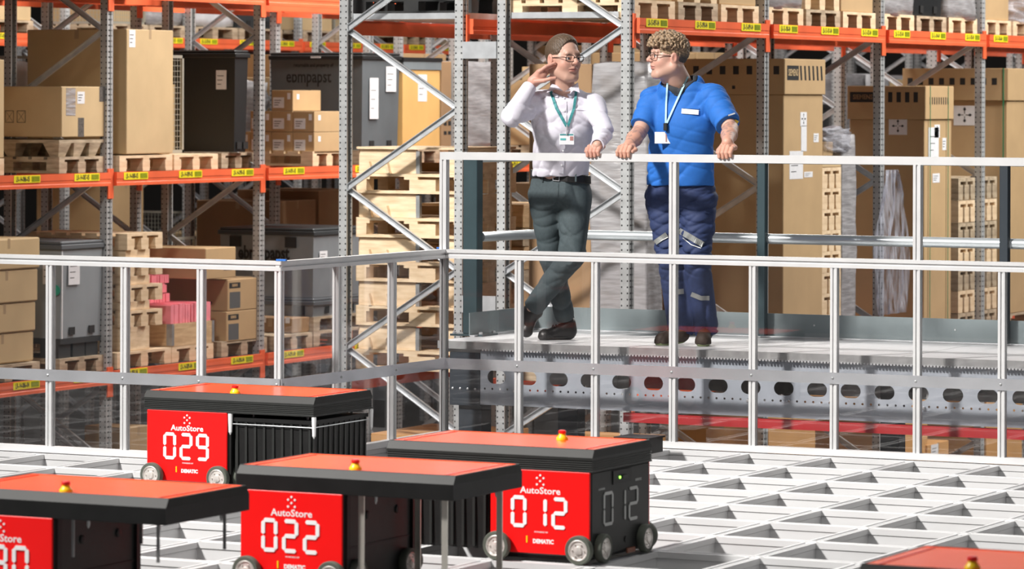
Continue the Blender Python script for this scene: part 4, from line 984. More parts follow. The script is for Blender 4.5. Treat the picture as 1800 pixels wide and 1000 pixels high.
# ------------------------------------------------------------------ the two men: implicit surfaces meshed with surface nets
class Field:
    def __init__(s, lo, hi, h):
        s.h = h; s.lo = np.array(lo, float); n = np.ceil((np.array(hi)-s.lo)/h).astype(int)+1; s.n = n
        s.A = np.full(n, .2, np.float32)
    def _blk(s, lo, hi):
        a = np.clip(np.floor((lo-s.lo)/s.h).astype(int), 0, s.n); b = np.clip(np.ceil((hi-s.lo)/s.h).astype(int)+1, 0, s.n)
        if (b <= a).any(): return None
        ax = [(s.lo[i]+np.arange(a[i], b[i])*s.h).astype(np.float32) for i in range(3)]
        return tuple(slice(a[i], b[i]) for i in range(3)), ax[0][:, None, None], ax[1][None, :, None], ax[2][None, None, :]
    def _mix(s, sl, d, k, op):
        B = s.A[sl]
        if op == 'u':
            if k <= 0: s.A[sl] = np.minimum(B, d); return
            h = np.clip(.5+.5*(B-d)/k, 0, 1); s.A[sl] = B*(1-h)+d*h-k*h*(1-h)
        else:   # subtract d
            h = np.clip(.5-.5*(B+d)/k, 0, 1) if k > 0 else (B < -d)*1.; s.A[sl] = B*(1-h)-d*h+k*h*(1-h)
    def cone(s, a, b, ra, rb, k=.02, flat=None, cut=None, op='u'):
        """tapered capsule a-b; flat=(unit vector, factor) squashes along the vector; cut='a','b','ab' gives flat ends"""
        a = np.array(a, float); b = np.array(b, float); m = max(ra, rb)+k+.02
        r = s._blk(np.minimum(a, b)-m, np.maximum(a, b)+m)
        if r is None: return s
        sl, X, Y, Z = r; ba = b-a; L2 = max(float(ba@ba), 1e-9)
        px, py, pz = X-a[0], Y-a[1], Z-a[2]
        t = (px*ba[0]+py*ba[1]+pz*ba[2])/L2; h = np.clip(t, 0, 1)
        qx, qy, qz = px-h*ba[0], py-h*ba[1], pz-h*ba[2]
        if flat is not None:
            n, f = np.array(flat[0]), flat[1]; e = (qx*n[0]+qy*n[1]+qz*n[2])*(f-1); qx = qx+e*n[0]; qy = qy+e*n[1]; qz = qz+e*n[2]
        d = np.sqrt(qx*qx+qy*qy+qz*qz)-(ra+(rb-ra)*h)
        L = math.sqrt(L2)
        if cut and 'b' in cut: d = np.maximum(d, (t-1)*L)
        if cut and 'a' in cut: d = np.maximum(d, -t*L)
        s._mix(sl, d.astype(np.float32), k, op); return s
    def ell(s, c, r, ax=None, k=.02, op='u'):
        c = np.array(c, float); r = np.array(r, float); ax = np.eye(3) if ax is None else np.array(ax, float); m = r.max()+k+.01
        q = s._blk(c-m, c+m)
        if q is None: return s
        sl, X, Y, Z = q; px, py, pz = X-c[0], Y-c[1], Z-c[2]
        u = [px*ax[i][0]+py*ax[i][1]+pz*ax[i][2] for i in range(3)]
        k0 = np.sqrt(sum((u[i]/r[i])**2 for i in range(3))); k1 = np.sqrt(sum((u[i]/r[i]**2)**2 for i in range(3)))+1e-6
        s._mix(sl, (k0*(k0-1)/k1).astype(np.float32), k, op); return s
    def halfspace(s, p, n):
        """keep only the side the normal points away from"""
        p = np.array(p, float); n = np.array(n, float); n = n/np.linalg.norm(n)
        X = (s.lo[0]+np.arange(s.n[0])*s.h)[:, None, None]-p[0]; Y = (s.lo[1]+np.arange(s.n[1])*s.h)[None, :, None]-p[1]; Z = (s.lo[2]+np.arange(s.n[2])*s.h)[None, None, :]-p[2]
        s.A = np.maximum(s.A, (X*n[0]+Y*n[1]+Z*n[2]).astype(np.float32)); return s
    def displace(s, fn, band=.035):
        i = np.nonzero(np.abs(s.A) < band); P_ = np.stack([s.lo[k]+i[k]*s.h for k in range(3)], 1); s.A[i] += fn(P_).astype(np.float32); return s
    def mesh(s):
        A = s.A; A[0] = A[-1] = .1; A[:, 0] = A[:, -1] = .1; A[:, :, 0] = A[:, :, -1] = .1
        I = A < 0; cs = [I[dx:I.shape[0]-1+dx, dy:I.shape[1]-1+dy, dz:I.shape[2]-1+dz] for dx in (0, 1) for dy in (0, 1) for dz in (0, 1)]
        cnt = sum(c.astype(np.int8) for c in cs); act = (cnt > 0) & (cnt < 8); idx = np.argwhere(act); N = len(idx)
        vid = np.full(act.shape, -1, np.int32); vid[tuple(idx.T)] = np.arange(N)
        cor = np.array([(dx, dy, dz) for dx in (0, 1) for dy in (0, 1) for dz in (0, 1)]); V = np.stack([A[tuple((idx+c).T)] for c in cor], 1)
        P_ = np.zeros((N, 3)); W_ = np.zeros(N)
        for a in range(8):
            for b in range(a+1, 8):
                if np.abs(cor[a]-cor[b]).sum() != 1: continue
                m = (V[:, a] < 0) != (V[:, b] < 0); t = V[m, a]/(V[m, a]-V[m, b]); P_[m] += cor[a]+t[:, None]*(cor[b]-cor[a]); W_[m] += 1
        P_ = (idx+P_/W_[:, None])*s.h+s.lo; Q = []
        for ax in range(3):
            o = [(1, 0, 0), (0, 1, 0), (0, 0, 1)]; u, v = np.array(o[(ax+1) % 3]), np.array(o[(ax+2) % 3]); sh = list(I.shape); sh[ax] -= 1
            s0 = [slice(0, None)]*3; s1 = [slice(0, None)]*3; s0[ax] = slice(0, -1); s1[ax] = slice(1, None)
            ch = I[tuple(s0)] != I[tuple(s1)]; e = np.argwhere(ch); e = e[(e[:, (ax+1) % 3] > 0) & (e[:, (ax+2) % 3] > 0) & (e[:, (ax+1) % 3] < I.shape[(ax+1) % 3]-1) & (e[:, (ax+2) % 3] < I.shape[(ax+2) % 3]-1)]
            f = np.stack([vid[tuple((e-u-v).T)], vid[tuple((e-v).T)], vid[tuple(e.T)], vid[tuple((e-u).T)]], 1); fl = I[tuple(e.T)]; f[~fl] = f[~fl][:, ::-1]; Q.append(f)
        return P_, np.concatenate(Q)
def nmesh(name, V, Q, mats, loc, color=None):
    me = bpy.data.meshes.new(name); V = V-np.array(loc)
    me.vertices.add(len(V)); me.vertices.foreach_set('co', V.astype(np.float32).ravel()); me.loops.add(Q.size); me.loops.foreach_set('vertex_index', Q.astype(np.int32).ravel())
    me.polygons.add(len(Q)); me.polygons.foreach_set('loop_start', np.arange(0, Q.size, 4, dtype=np.int32)); me.polygons.foreach_set('loop_total', np.full(len(Q), 4, np.int32))
    me.polygons.foreach_set('use_smooth', np.ones(len(Q), bool)); me.update(calc_edges=True); me.validate()
    if color is not None:
        a = me.color_attributes.new('tone', 'FLOAT_COLOR', 'POINT'); a.data.foreach_set('color', np.concatenate([color, np.ones((len(V), 1))], 1).astype(np.float32).ravel())
    for m in (mats if isinstance(mats, list) else [mats]): me.materials.append(m)
    return me
def folds(seed, amp, freq=22., ani=None, extra=None):
    """drawn-out creases: a few ridge families, each in its own patches of cloth"""
    r = np.random.default_rng(seed); n = 5; D = r.normal(size=(n, 3))*np.array((.55, .55, 1.)); D /= np.linalg.norm(D, axis=1)[:, None]; Wd = r.normal(size=(n, 3)); Wd /= np.linalg.norm(Wd, axis=1)[:, None]
    if ani is not None: D = D*np.array(ani)
    ph = r.uniform(0, 6, (n, 3)); fr_ = freq*r.uniform(.8, 1.5, n)
    def f(P_):
        v = 0
        for i in range(n):
            m = np.clip(np.sin(P_@Wd[i]*9+ph[i][0])*1.4-.1, 0, 1); wv = np.sin(P_@Wd[(i+1) % n]*7+ph[i][1])*1.6+np.sin(P_@Wd[(i+2) % n]*19+ph[i][2])*.35
            q = np.abs(np.sin(P_@D[i]*fr_[i]+wv)); v = v+m*((1-q)**2.2-.30)
        v = v*amp
        if extra is not None: v = v*extra(P_)
        return v
    return f
def toned(name, rough=.5, sss=0., sheen=0., bump=0., bscale=300, bstretch=(1, 1, 1)):
    m = bpy.data.materials.new(name); m.use_nodes = True; L = m.node_tree.links; b = m.node_tree.nodes['Principled BSDF']; a = nd(m, 'ShaderNodeAttribute', attribute_name='tone')
    L.new(a.outputs['Color'], b.inputs['Base Color']); b.inputs['Roughness'].default_value = rough
    if sss: b.inputs['Subsurface Weight'].default_value = sss; b.inputs['Subsurface Radius'].default_value = (.012, .005, .003); b.inputs['Subsurface Scale'].default_value = .5
    if sheen: b.inputs['Sheen Weight'].default_value = sheen
    if bump:
        tc = nd(m, 'ShaderNodeTexCoord'); mp = nd(m, 'ShaderNodeMapping'); mp.inputs['Scale'].default_value = bstretch; nz = nd(m, 'ShaderNodeTexNoise'); nz.inputs['Scale'].default_value = bscale; bp = nd(m, 'ShaderNodeBump'); bp.inputs['Strength'].default_value = bump; bp.inputs['Distance'].default_value = .003
        L.new(tc.outputs['Object'], mp.inputs[0]); L.new(mp.outputs[0], nz.inputs[0]); L.new(nz.outputs[0], bp.inputs['Height']); L.new(bp.outputs[0], b.inputs['Normal'])
    return m
SKIN = toned('skin', .5, .0); HAIRM = toned('hair', .55, bump=.5, bscale=260, bstretch=(1, 1, .3))
def cloth(name, col, rough=.8, var=.04, scale=40, **k): return mat(name, col, rough, 0, var, scale, **k)
SHIRTW = cloth('white_shirt_cotton', (.72, .70, .78)); JEANS = cloth('grey_green_trousers', (.062, .084, .092), var=.10, scale=60); BLUET = cloth('blue_tshirt', (.018, .15, .54), .75, .05, 50); WORKT = cloth('navy_work_trousers', (.022, .038, .112), .75, .12, 40)
LEATH = mat('black_leather', (.016, .015, .015), .4, 0, .2, 30); SOLE = mat('black_sole', (.02, .02, .02), .7); SOLEG = mat('grey_green_sole', (.20, .24, .12), .6); SHOEB = mat('brown_black_shoe', (.045, .030, .022), .7, 0, .3, 30)
FRAME = mat('glasses_frame', (.015, .012, .012), .3); EYEW = mat('eye_white', (.75, .72, .70), .3); IRIS = mat('iris', (.03, .05, .06), .2); LENS = glassy('lens', (.97, .97, .97), 1.0)
T3 = -_F; R3 = _R; U3 = _U
def person(label, D0):
    def Q(px, py, d=0.):
        v = _F+_Rv*(px-900)/FPX+_Dn*(py-500-SHY)/FPX; return CAM+v*(D0-d)
    return Q
def bounds(pts, m): a = np.array(pts); return a.min(0)-m, a.max(0)+m
def head(Fd, C0, yaw, sc, pitch=0., roll=0., neck_to=None, neck_r=.062, fat=0.):
    """adds a head to the field; returns the local frame (forward, side, up), sizes scaled by sc"""
    fw = T3*math.cos(yaw)+R3*math.sin(yaw); sd = R3*math.cos(yaw)-T3*math.sin(yaw)
    fw2 = fw*math.cos(pitch)-U3*math.sin(pitch); up = U3*math.cos(pitch)+fw*math.sin(pitch)
    up2 = up*math.cos(roll)+sd*math.sin(roll); sd = sd*math.cos(roll)-up*math.sin(roll); fw, up = fw2, up2
    G = lambda f, s_, u: C0+(fw*f+sd*s_+up*u)*sc
    AX = [fw, sd, up]; e = lambda c, r, k=.012, op='u', ax=None: Fd.ell(G(*c), np.array(r)*sc, AX if ax is None else ax, k*sc, op)
    c = lambda a, b, ra, rb, k=.012, op='u', **q: Fd.cone(G(*a), G(*b), ra*sc, rb*sc, k*sc, op=op, **q)
    e((-.014, 0, .034), (.098, .076, .088)); e((.022, 0, -.030), (.068, .061+fat*.006, .082), .02)
    for q in (-1, 1):
        c((-.012, q*(.052+fat*.006), -.052), (.056, q*(.016+fat*.006), -.094), .024+fat*.005, .020+fat*.004, .02); e((.052, q*.036, -.026), (.026, .024, .026), .02)
        c((-.02, q*.060, .0), (.04, q*.050, .004), .018, .016, .02)
    e((.068, 0, -.100), (.022, .024, .018), .016); c((.074, -.032, .030), (.074, .032, .030), .013, .013, .016)
    c((.082, 0, .022), (.109, 0, -.017), .0090, .0130, .010); 
    for q in (-1, 1): e((.096, q*.012, -.022), (.011, .0075, .008), .006)
    c((.088, 0, -.03), (.086, 0, -.044), .010, .011, .010)
    for q in (-1, 1): e((.096, q*.031, .006), (.014, .019, .012), .010, 'd')
    e((.083, 0, -.0505), (.0115, .028, .0055), .004); e((.0815, 0, -.0630), (.0120, .024, .0065), .004); c((.0955, -.022, -.0567), (.0955, .022, -.0567), .0030, .0030, .003, 'd')
    for q in (-1, 1):     # eyelids
        c((.0800, q*.019, .0105), (.0775, q*.044, .0095), .0068, .0062, .005); c((.079, q*.020, -.0045), (.076, q*.043, -.0040), .0052, .005, .005)
        e((-.010, q*.081, -.006), (.020, .010, .033), .006); e((-.006, q*.0915, -.003), (.011, .006, .019), .004, 'd')
        c((.0835, q*.017, .0235), (.078, q*.046, .0245), .0040, .0035, .006)
    if neck_to is not None: Fd.cone(G(-.022, 0, -.065), neck_to, neck_r*sc*.98, neck_r*sc*1.08, .02)
    return fw, sd, up, G
def face_tone(V, G, fw, sd, up, C0, sc, base):
    P_ = (V-C0)/sc; f, s_, u = P_@fw, P_@sd, P_@up; col = np.tile(np.array(base), (len(V), 1))
    def blob(cf, cs, cu, r, tint, a):
        w_ = np.exp(-(((f-cf)**2+(s_-cs)**2+(u-cu)**2)/r**2))[:, None]*a; return col*(1-w_)+np.array(tint)*w_
    for q in (-1, 1): col = blob(.06, q*.04, -.028, .028, (.66, .22, .16), .45); col = blob(-.01, q*.082, 0, .03, (.62, .20, .15), .45)
    col = blob(.11, 0, -.02, .018, (.64, .22, .16), .5); lip = (np.exp(-(((u+.0567)/.0100)**4+(s_/.028)**4))*(f > .070))[:, None]*.8; col = col*(1-lip)+np.array((.40, .12, .10))*lip
    for q in (-1, 1):
        b = (np.exp(-(((u-.0245)/.0042)**2+((s_-q*.031)/.019)**2))*(f > .06))[:, None]*.75; col = col*(1-b)+np.array((.14, .08, .04))*b
    st = (np.clip((-.035-u)/.03, 0, 1)*np.clip((f+.01)/.05, 0, 1)*(u > -.13))[:, None]*.14; col = col*(1-st)+np.array((.22, .13, .09))*st
    return col
def hair_field(C0, sc, fr_, style, seed, h=.003):
    fw, sd, up, G = fr_; F_ = Field(C0-.17*sc, C0+.19*sc, h); AX = [fw, sd, up]
    if style == 'short':
        F_.ell(G(-.0175, 0, .038), np.array((.1005, .0805, .0925))*sc, AX, 0); F_.ell(G(.010, 0, .090), np.array((.056, .050, .034))*sc, AX, .03)
        F_.halfspace(G(.032, 0, 0), fw*.945-up*.327)
        F_.halfspace(G(.03, 0, -.022), fw*.38-up*.925)
        F_.displace(folds(seed, .0025, 190))
    else:
        F_.ell(G(-.016, 0, .036), np.array((.1035, .081, .092))*sc, AX, 0); F_.ell(G(.0, 0, .075), np.array((.100, .080, .068))*sc, AX, .02)
        F_.halfspace(G(.052, 0, 0), fw*.93-up*.36)
        F_.halfspace(G(.03, 0, -.012), fw*.45-up*.89)
        r = np.random.default_rng(seed)
        for i in range(520):
            th = r.uniform(0, 2*math.pi); ph = math.acos(r.uniform(-.05, 1)); v = np.array((math.cos(th)*math.sin(ph), math.sin(th)*math.sin(ph), math.cos(ph)))
            f_, s_, u_ = .000+v[0]*.104, v[1]*.083, .056+v[2]*.080
            if f_ > .060 and u_ < .060: continue
            if u_ < .045 and f_ < .03 and r.random() < .8: continue
            q = G(f_, s_, u_); tn = np.cross(v, r.normal(size=3)); tn = tn/np.linalg.norm(tn); e1 = tn*r.uniform(.014, .026); bd = v*r.uniform(.004, .014)
            w3 = lambda a: fw*a[0]+sd*a[1]+up*a[2]; r0 = r.uniform(.0045, .0075)*sc
            F_.cone(q-w3(e1)*sc/2, q+w3(bd)*sc, r0*.6, r0, .0015); F_.cone(q+w3(bd)*sc, q+w3(e1)*sc/2, r0, r0*.5, .0015)
        F_.displace(folds(seed, .003, 150))
    return F_
def eyes(root, G, fw, sd, up, sc, loc):
    for q in (-1, 1):
        c = G(.0735, q*.031, .0035)-loc; m = MB().lathe([(.0001, .0125*sc)]+[(.0125*sc*math.sin(a), .0125*sc*math.cos(a)) for a in np.linspace(.1, 3.04, 10)], c, tuple(fw), 16)
        o = m.build('eye', EYEW, root, smooth=True)
        MB().lathe([(.0001, .0130*sc), (.0055*sc, .0122*sc), (.0058*sc, .011*sc)], c, tuple(fw), 14).build('iris', IRIS, o)
def glasses(root, G, sc, loc, w_=.024, hgt=.017):
    g = None; fr_ = MB()
    for q in (-1, 1):
        pts = []
        for k in range(25):
            a = 2*math.pi*k/24; ca, sa = math.cos(a), math.sin(a); se = lambda v: math.copysign(abs(v)**.6, v)
            pts.append(G(.105-abs(q*.032+se(ca)*w_)*.18, q*.032+se(ca)*w_, .003+se(sa)*hgt)-loc)
        fr_.tube(pts, .0019*sc, 6, cap=False)
        fr_.tube([G(.100-.055*.14, q*.056, .008)-loc, G(.088, q*.070, .010)-loc, G(.03, q*.0785, .008)-loc, G(-.02, q*.0845, .006)-loc], .0019*sc, 6)
    fr_.tube([G(.103, -.009, .006)-loc, G(.106, 0, .008)-loc, G(.103, .009, .006)-loc], .0018*sc, 6)
    g = fr_.build('glasses', FRAME, root, smooth=True, label='thin dark framed glasses')
    for q in (-1, 1):
        pts = [G(.1035-abs(q*.032+math.cos(a)*w_)*.18, q*.032+math.copysign(abs(math.cos(a))**.6, math.cos(a))*w_*.97, .003+math.copysign(abs(math.sin(a))**.6, math.sin(a))*hgt*.97)-loc for a in np.linspace(0, 2*math.pi, 20, endpoint=False)]
        m = MB(); m.add(pts, [tuple(range(20))]); m.build('lens', LENS, g)
def grip(F_, xc, side, wrist, sc=1.):
    """a hand closed over the upper handrail: four fingers over the front, thumb beside; side=+1 thumb towards +x"""
    top = UZ; yf = FY-.022; r = .0105*sc; sp = .0215*sc; kn = []
    for i in range(4):
        x = xc+(i-1.5)*sp*(-side); dz = (0, .004, .003, -.003)[i]; ln = (0, .004, .002, -.006)[i]
        K = np.array((x, FY+.030, top+.040*sc+dz)); M1 = np.array((x, FY-.006, top+.036*sc+dz)); M2 = np.array((x-.001*side, yf-.012, top+.012)); Tp = np.array((x-.002*side, yf-.010, top-.014-ln))
        F_.cone(K, M1, r*1.18, r*1.12, .005); F_.cone(M1, M2, r*1.1, r, .003); F_.cone(M2, Tp, r, r*.86, .003); kn.append(K)
    pc = (kn[0]+kn[3])/2; wr = np.array(wrist)
    for K in kn: F_.cone(K, pc*.35+wr*.65+(K-pc)*.45, r*1.25, r*1.5, .010)
    tb = pc*.4+wr*.6+np.array((side*.026, 0, 0)); t1 = np.array((xc+side*.052*sc, FY+.010, top+.024)); t2 = np.array((xc+side*.046*sc, FY-.018, top+.012))
    F_.cone(tb, t1, .014*sc, .012*sc, .010); F_.cone(t1, t2, .0115*sc, .0095*sc, .003)
from mathutils.bvhtree import BVHTree
def caster(V, Qd):
    B = BVHTree.FromPolygons([tuple(v) for v in V], [tuple(int(i) for i in q) for q in Qd])
    def hit(px, py, off=.003):
        v = _F+_Rv*(px-900)/FPX+_Dn*(py-500-SHY)/FPX; dr = Vector(v).normalized(); r = B.ray_cast(Vector(CAM)+dr*15, dr)
        if r[0] is None: return None
        return np.array(r[0]+Vector(r[1])*0-dr*off)
    return hit
def ribbon(hit, pts, wpx, m, name, root, loc, off=.004, n=10, th=.0015, label=None):
    """strip lying on a garment along a pixel polyline, width wpx (or list)"""
    P_ = []; 
    for i in range(len(pts)-1):
        for k in range(n):
            t = k/n; P_.append((pts[i][0]*(1-t)+pts[i+1][0]*t, pts[i][1]*(1-t)+pts[i+1][1]*t, i+t))
    P_.append((*pts[-1], len(pts)-1)); rings = []
    for i, (x, y, t) in enumerate(P_):
        a, b = P_[max(i-1, 0)], P_[min(i+1, len(P_)-1)]; dx, dy = b[0]-a[0], b[1]-a[1]; l = math.hypot(dx, dy)+1e-9; nx, ny = -dy/l, dx/l
        w_ = wpx if not hasattr(wpx, '__len__') else float(np.interp(t, range(len(wpx)), wpx))
        A_, B_ = hit(x+nx*w_/2, y+ny*w_/2, off), hit(x-nx*w_/2, y-ny*w_/2, off)
        if A_ is None or B_ is None or np.linalg.norm(A_-B_) > .15: continue
        e = T3*th; rings.append([A_-loc, B_-loc, B_-loc+e, A_-loc+e])
    if len(rings) < 2: return None
    m_ = MB().loft([[tuple(p) for p in r] for r in rings]); return m_.build(name, m, root, label=label, smooth=False)
def shoe(root, Q, heel, toe, r1, r2, loc, floor, m, sm, name='shoe', vertical=False, up=U3, laces=True):
    a, b = Q(*heel), Q(*toe); lo, hi = bounds([a, b], .12); F_ = Field(lo, hi, .004); d = b-a; L = np.linalg.norm(d); d /= L
    F_.cone(a, b, r1, r2, .01, flat=(np.cross(d, up)/np.linalg.norm(np.cross(d, up)), 1.12)); F_.cone(a+up*.01, a+up*.055, r1*.95, r1*.92, .03); F_.ell(b-up*.012, (r2*1.12,)*3, None, .02)
    F_.cone(a+up*.035, a+d*L*.6+up*.012, r1*.8, r2*.8, .02)
    base = min(a@up-r1, b@up-r2)
    pl = a+up*(floor-a@up) if not vertical else a-up*r1
    F_.halfspace(pl+up*.012, -up); F_.displace(folds(3, .0025, 40))
    V, F2 = F_.mesh(); o = ob(name, nmesh(name, V, F2, m, loc), root)
    G_ = Field(lo, hi, .004); G_.cone(a, b, r1*1.10, r2*1.22, .01, flat=(np.cross(d, up)/np.linalg.norm(np.cross(d, up)), 1.08)); G_.halfspace(pl+up*.018, up); G_.halfspace(pl, -up)
    V, F2 = G_.mesh(); ob('sole', nmesh('sole', V, F2, sm, loc), o)
    if laces:
        for t in (.30, .42, .54, .66):
            c = a+d*L*t+up*(r1*(1-t)+r2*t+.012); s_ = np.cross(d, up); MB().tube([tuple(c-s_*.022-up*.012-loc), tuple(c-loc+up*.003), tuple(c+s_*.022-up*.012-loc)], .0028, 6).build('lace', BLK, o)
    return o

# ---- man in the white shirt
Q = person('', 22.95); rt = Q(975, 597, 0.0); rt[2] = PZT; loc = rt.copy()
ML = thing('person', 'man in white shirt and grey trousers, hand raised to his ear, legs crossed', 'person', tuple(loc))
hc = Q(991, 104, .42); sh1 = 1.13; skin1 = (.60, .36, .275)
lo, hi = bounds([hc], .17); lo[2] -= .10; H = Field(lo, hi, .0027)
fr1 = head(H, hc, math.radians(36), sh1, pitch=.0, neck_to=Q(991, 176, .36), fat=1.3)
Vh, Fh = H.mesh(); ch = face_tone(Vh, fr1[3], fr1[0], fr1[1], fr1[2], hc, sh1, skin1)
B = Field(*bounds([Q(890, 120, .3), Q(1085, 240, .95), Q(990, 590, 0), Q(990, 150, .5)], .10), .0075)
SL, EL, WL = Q(946, 181, .37), Q(900, 204, .58), Q(931, 152, .46)
SR, ER, WR = Q(1045, 185, .38), Q(1062, 232, .60), Q(1050, 255, .83)
B.cone(SL, EL, .045, .038); B.cone(EL, WL, .038, .028); B.cone(SR, ER, .045, .038); B.cone(ER, WR, .038, .028)
B.cone(Q(990, 200, .36), Q(986, 310, .2), .13, .13, .04, flat=(T3, 1.4)); B.cone(Q(990, 170, .37), Q(990, 200, .36), .06, .1, .05); B.cone(Q(962, 345, .16), Q(968, 455, .08), .075, .05); B.cone(Q(968, 455, .08), Q(993, 560, 0), .05, .035); B.cone(Q(1008, 345, .2), Q(1004, 450, .26), .075, .05); B.cone(Q(1004, 450, .26), Q(936, 540, .10), .05, .035)
Vb, Fb = B.mesh()
lo, hi = bounds([Q(1043, 262, .85), WR, Q(935, 150, .46), Q(975, 110, .50)], .05)
Hn = Field(*bounds([np.array((at(1043, 262, 1, FY)[0], FY, UZ)), WR], .075), .003)
gx = at(1042, 266, 1, FY-.03)[0]; grip(Hn, gx, -1, WR, 1.08); Hn.cone(ER*.2+WR*.8, WR, .029, .026, .01)
Vg, Fg = Hn.mesh()
Hr = Field(*bounds([Q(922, 160, .40), Q(985, 105, .60)], .05), .003)
pc = [Q(928, 156, .455), Q(938, 143, .47), Q(951, 131, .48)]; Hr.cone(pc[0], pc[1], .028, .029, .01, flat=(T3, 1.25)); Hr.cone(pc[1], pc[2], .034, .036, .015, flat=(T3, 1.5))
# thumb (leaves the side of the palm), then four fingers of unequal length
Hr.cone(Q(941, 143, .50), Q(957, 141.5, .53), .017, .0135, .010); Hr.cone(Q(957, 141.5, .53), Q(967, 138.5, .54), .0125, .0115, .004); Hr.cone(Q(967, 138.5, .54), Q(976, 137, .54), .0115, .0095, .003)
for (k1, k2, k3, dd) in (((948, 126), (960, 117), (975, 110.5), .50), ((951, 127), (965, 118.5), (979, 114.5), .475), ((953, 129), (966, 121), (977, 118.5), .45), ((954, 133), (964, 126), (972, 123), .425)):
    a, b, c = Q(k1[0], k1[1], dd), Q(k2[0], k2[1], dd+.012), Q(k3[0], k3[1], dd+.004); Hr.cone(pc[1], a, .016, .0125, .012); Hr.cone(a, b, .0120, .0108, .004); Hr.cone(b, b*.45+c*.55, .0105, .0098, .003); Hr.cone(b*.45+c*.55, c, .0098, .0085, .003)
Vr, Fr_ = Hr.mesh()
def join(parts):
    V = np.concatenate([p[0] for p in parts]); n = 0; Fq = []
    for p in parts: Fq.append(p[1]+n); n += len(p[0])
    return V, np.concatenate(Fq)
Va, Fa = join([(Vh, Fh), (Vb, Fb), (Vg, Fg), (Vr, Fr_)])
hcol = np.array((.60, .31, .235)); cc = np.concatenate([ch, np.tile(skin1, (len(Vb), 1)), np.tile(hcol, (len(Vg)+len(Vr), 1))])
ob('body', nmesh('body', Va, Fa, SKIN, loc, cc), ML)
eyes(ML, fr1[3], fr1[0], fr1[1], fr1[2], sh1, loc); glasses(ML, fr1[3], sh1, loc)
HF = hair_field(hc, sh1, fr1, 'short', 5); Vx, Fx = HF.mesh(); r = np.random.default_rng(1); P_ = (Vx-hc)/sh1
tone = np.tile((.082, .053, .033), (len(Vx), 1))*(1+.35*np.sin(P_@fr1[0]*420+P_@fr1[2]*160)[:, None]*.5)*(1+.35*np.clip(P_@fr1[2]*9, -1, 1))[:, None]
ob('hair', nmesh('hair', Vx, Fx, HAIRM, loc, tone), ML, label='short brown hair')
# shirt
G_ = Field(*bounds([Q(885, 150, .3), Q(1085, 335, .9), Q(990, 150, .1)], .05), .0052)
G_.ell(Q(992, 208, .34), (.192, .128, .165), [R3, T3, U3], .03); G_.cone(Q(958, 184, .36), Q(1040, 186, .37), .066, .066, .05); G_.cone(Q(992, 225, .33), Q(985, 305, .21), .175, .166, .05, flat=(T3, 1.42))
G_.cone(Q(975, 172, .36), Q(1008, 173, .37), .050, .050, .05); G_.cone(Q(990, 166, .37), Q(990, 180, .37), .070, .085, .03, flat=(T3, 1.1))
G_.cone(SL, EL, .070, .060, .03); G_.cone(EL, WL, .062, .040, .012, cut='b'); G_.cone(SR, ER, .064, .053, .03); G_.cone(ER, WR, .053, .038, .012, cut='b')
G_.halfspace(Q(985, 309, .2), -U3)
nk = Q(991, 158, .40); G_.cone(Q(992, 140, .40), Q(990, 172, .37), .072, .060, .004, op='d'); G_.cone(Q(992, 150, .47), Q(991, 163, .50), .05, .030, .006, op='d')
el_w = lambda P_: 1+1.6*np.exp(-((P_-EL)**2).sum(1)/.012)+1.2*np.exp(-((P_-ER)**2).sum(1)/.012)+.5*np.exp(-((P_[:, 2]-Q(985, 300)[2])**2)/.004)
G_.displace(folds(11, .0065, 33, None, el_w)); Vs, Fs = G_.mesh(); shirt = ob('shirt', nmesh('shirt', Vs, Fs, SHIRTW, loc), ML); hs = caster(Vs, Fs)
# collar: stand round the neck and two leaves
st = MB(); rings = []
for k in range(21):
    a = math.radians(-155+310*k/20)+math.pi/2*0; v = -T3*math.cos(a)*.070+R3*math.sin(a)*.074; c0_ = Q(990.5, 158, .385)+T3*0
    zf = -.020*(1-math.cos(a))*-1 if False else .012*math.cos(a); rings.append([tuple(c0_+v*1.10-U3*.025-U3*.010*(1-math.cos(a))-loc), tuple(c0_+v*1.0+U3*(.022+zf-.02*(1-math.cos(a)))-loc), tuple(c0_+v*.95+U3*(.022+zf-.02*(1-math.cos(a)))-loc), tuple(c0_+v*1.03-U3*.03-loc)])
st.loft(rings); col_ = st.build('collar', SHIRTW, ML, smooth=True)
for pts in (((970, 147), (961, 163), (977, 157), (990, 160.5), (979, 150)), ((1016, 145), (1019, 163), (1009, 159), (993, 161), (1006, 151))):
    p = [Q(x, y, .475 if i in (1, 2, 3) else .45) for i, (x, y) in enumerate(pts)]; MB().loft([[tuple(q-loc) for q in p], [tuple(q-loc-T3*.012) for q in p]]).build('collar_leaf', SHIRTW, ML)
TEALL = mat('teal_lanyard', (.05, .27, .28), .6); 
ribbon(hs, [(966, 155), (978, 190), (996, 222)], 5, TEALL, 'lanyard', ML, loc, .006, label='teal lanyard strap'); ribbon(hs, [(1014, 152), (1009, 190), (998, 222)], 4.6, TEALL, 'lanyard', ML, loc, .007)
c = hs(996, 226, .01); MB().bar(tuple(hs(996.5, 219, .008)-loc), tuple(hs(996, 237, .008)-loc), .006, .005, tuple(T3)).build('clip', GALVL, ML)
def card(hit, x0, x1, y0, y1, root, loc, name, m, off=.012, d2=None):
    c = hit((x0+x1)/2, (y0+y1)/2, off); w_ = (x1-x0)*.00335/2; h_ = (y1-y0)*.00335/2; e = T3*.0015; P4 = [c+R3*a*w_+U3*b*h_-loc for a, b in ((-1, -1), (1, -1), (1, 1), (-1, 1))]
    MB().loft([[tuple(p) for p in P4], [tuple(p+e) for p in P4]]).build(name, m, root); return c, w_, h_
c, w_, h_ = card(hs, 983, 1009, 235, 254, ML, loc, 'badge', WHITE)
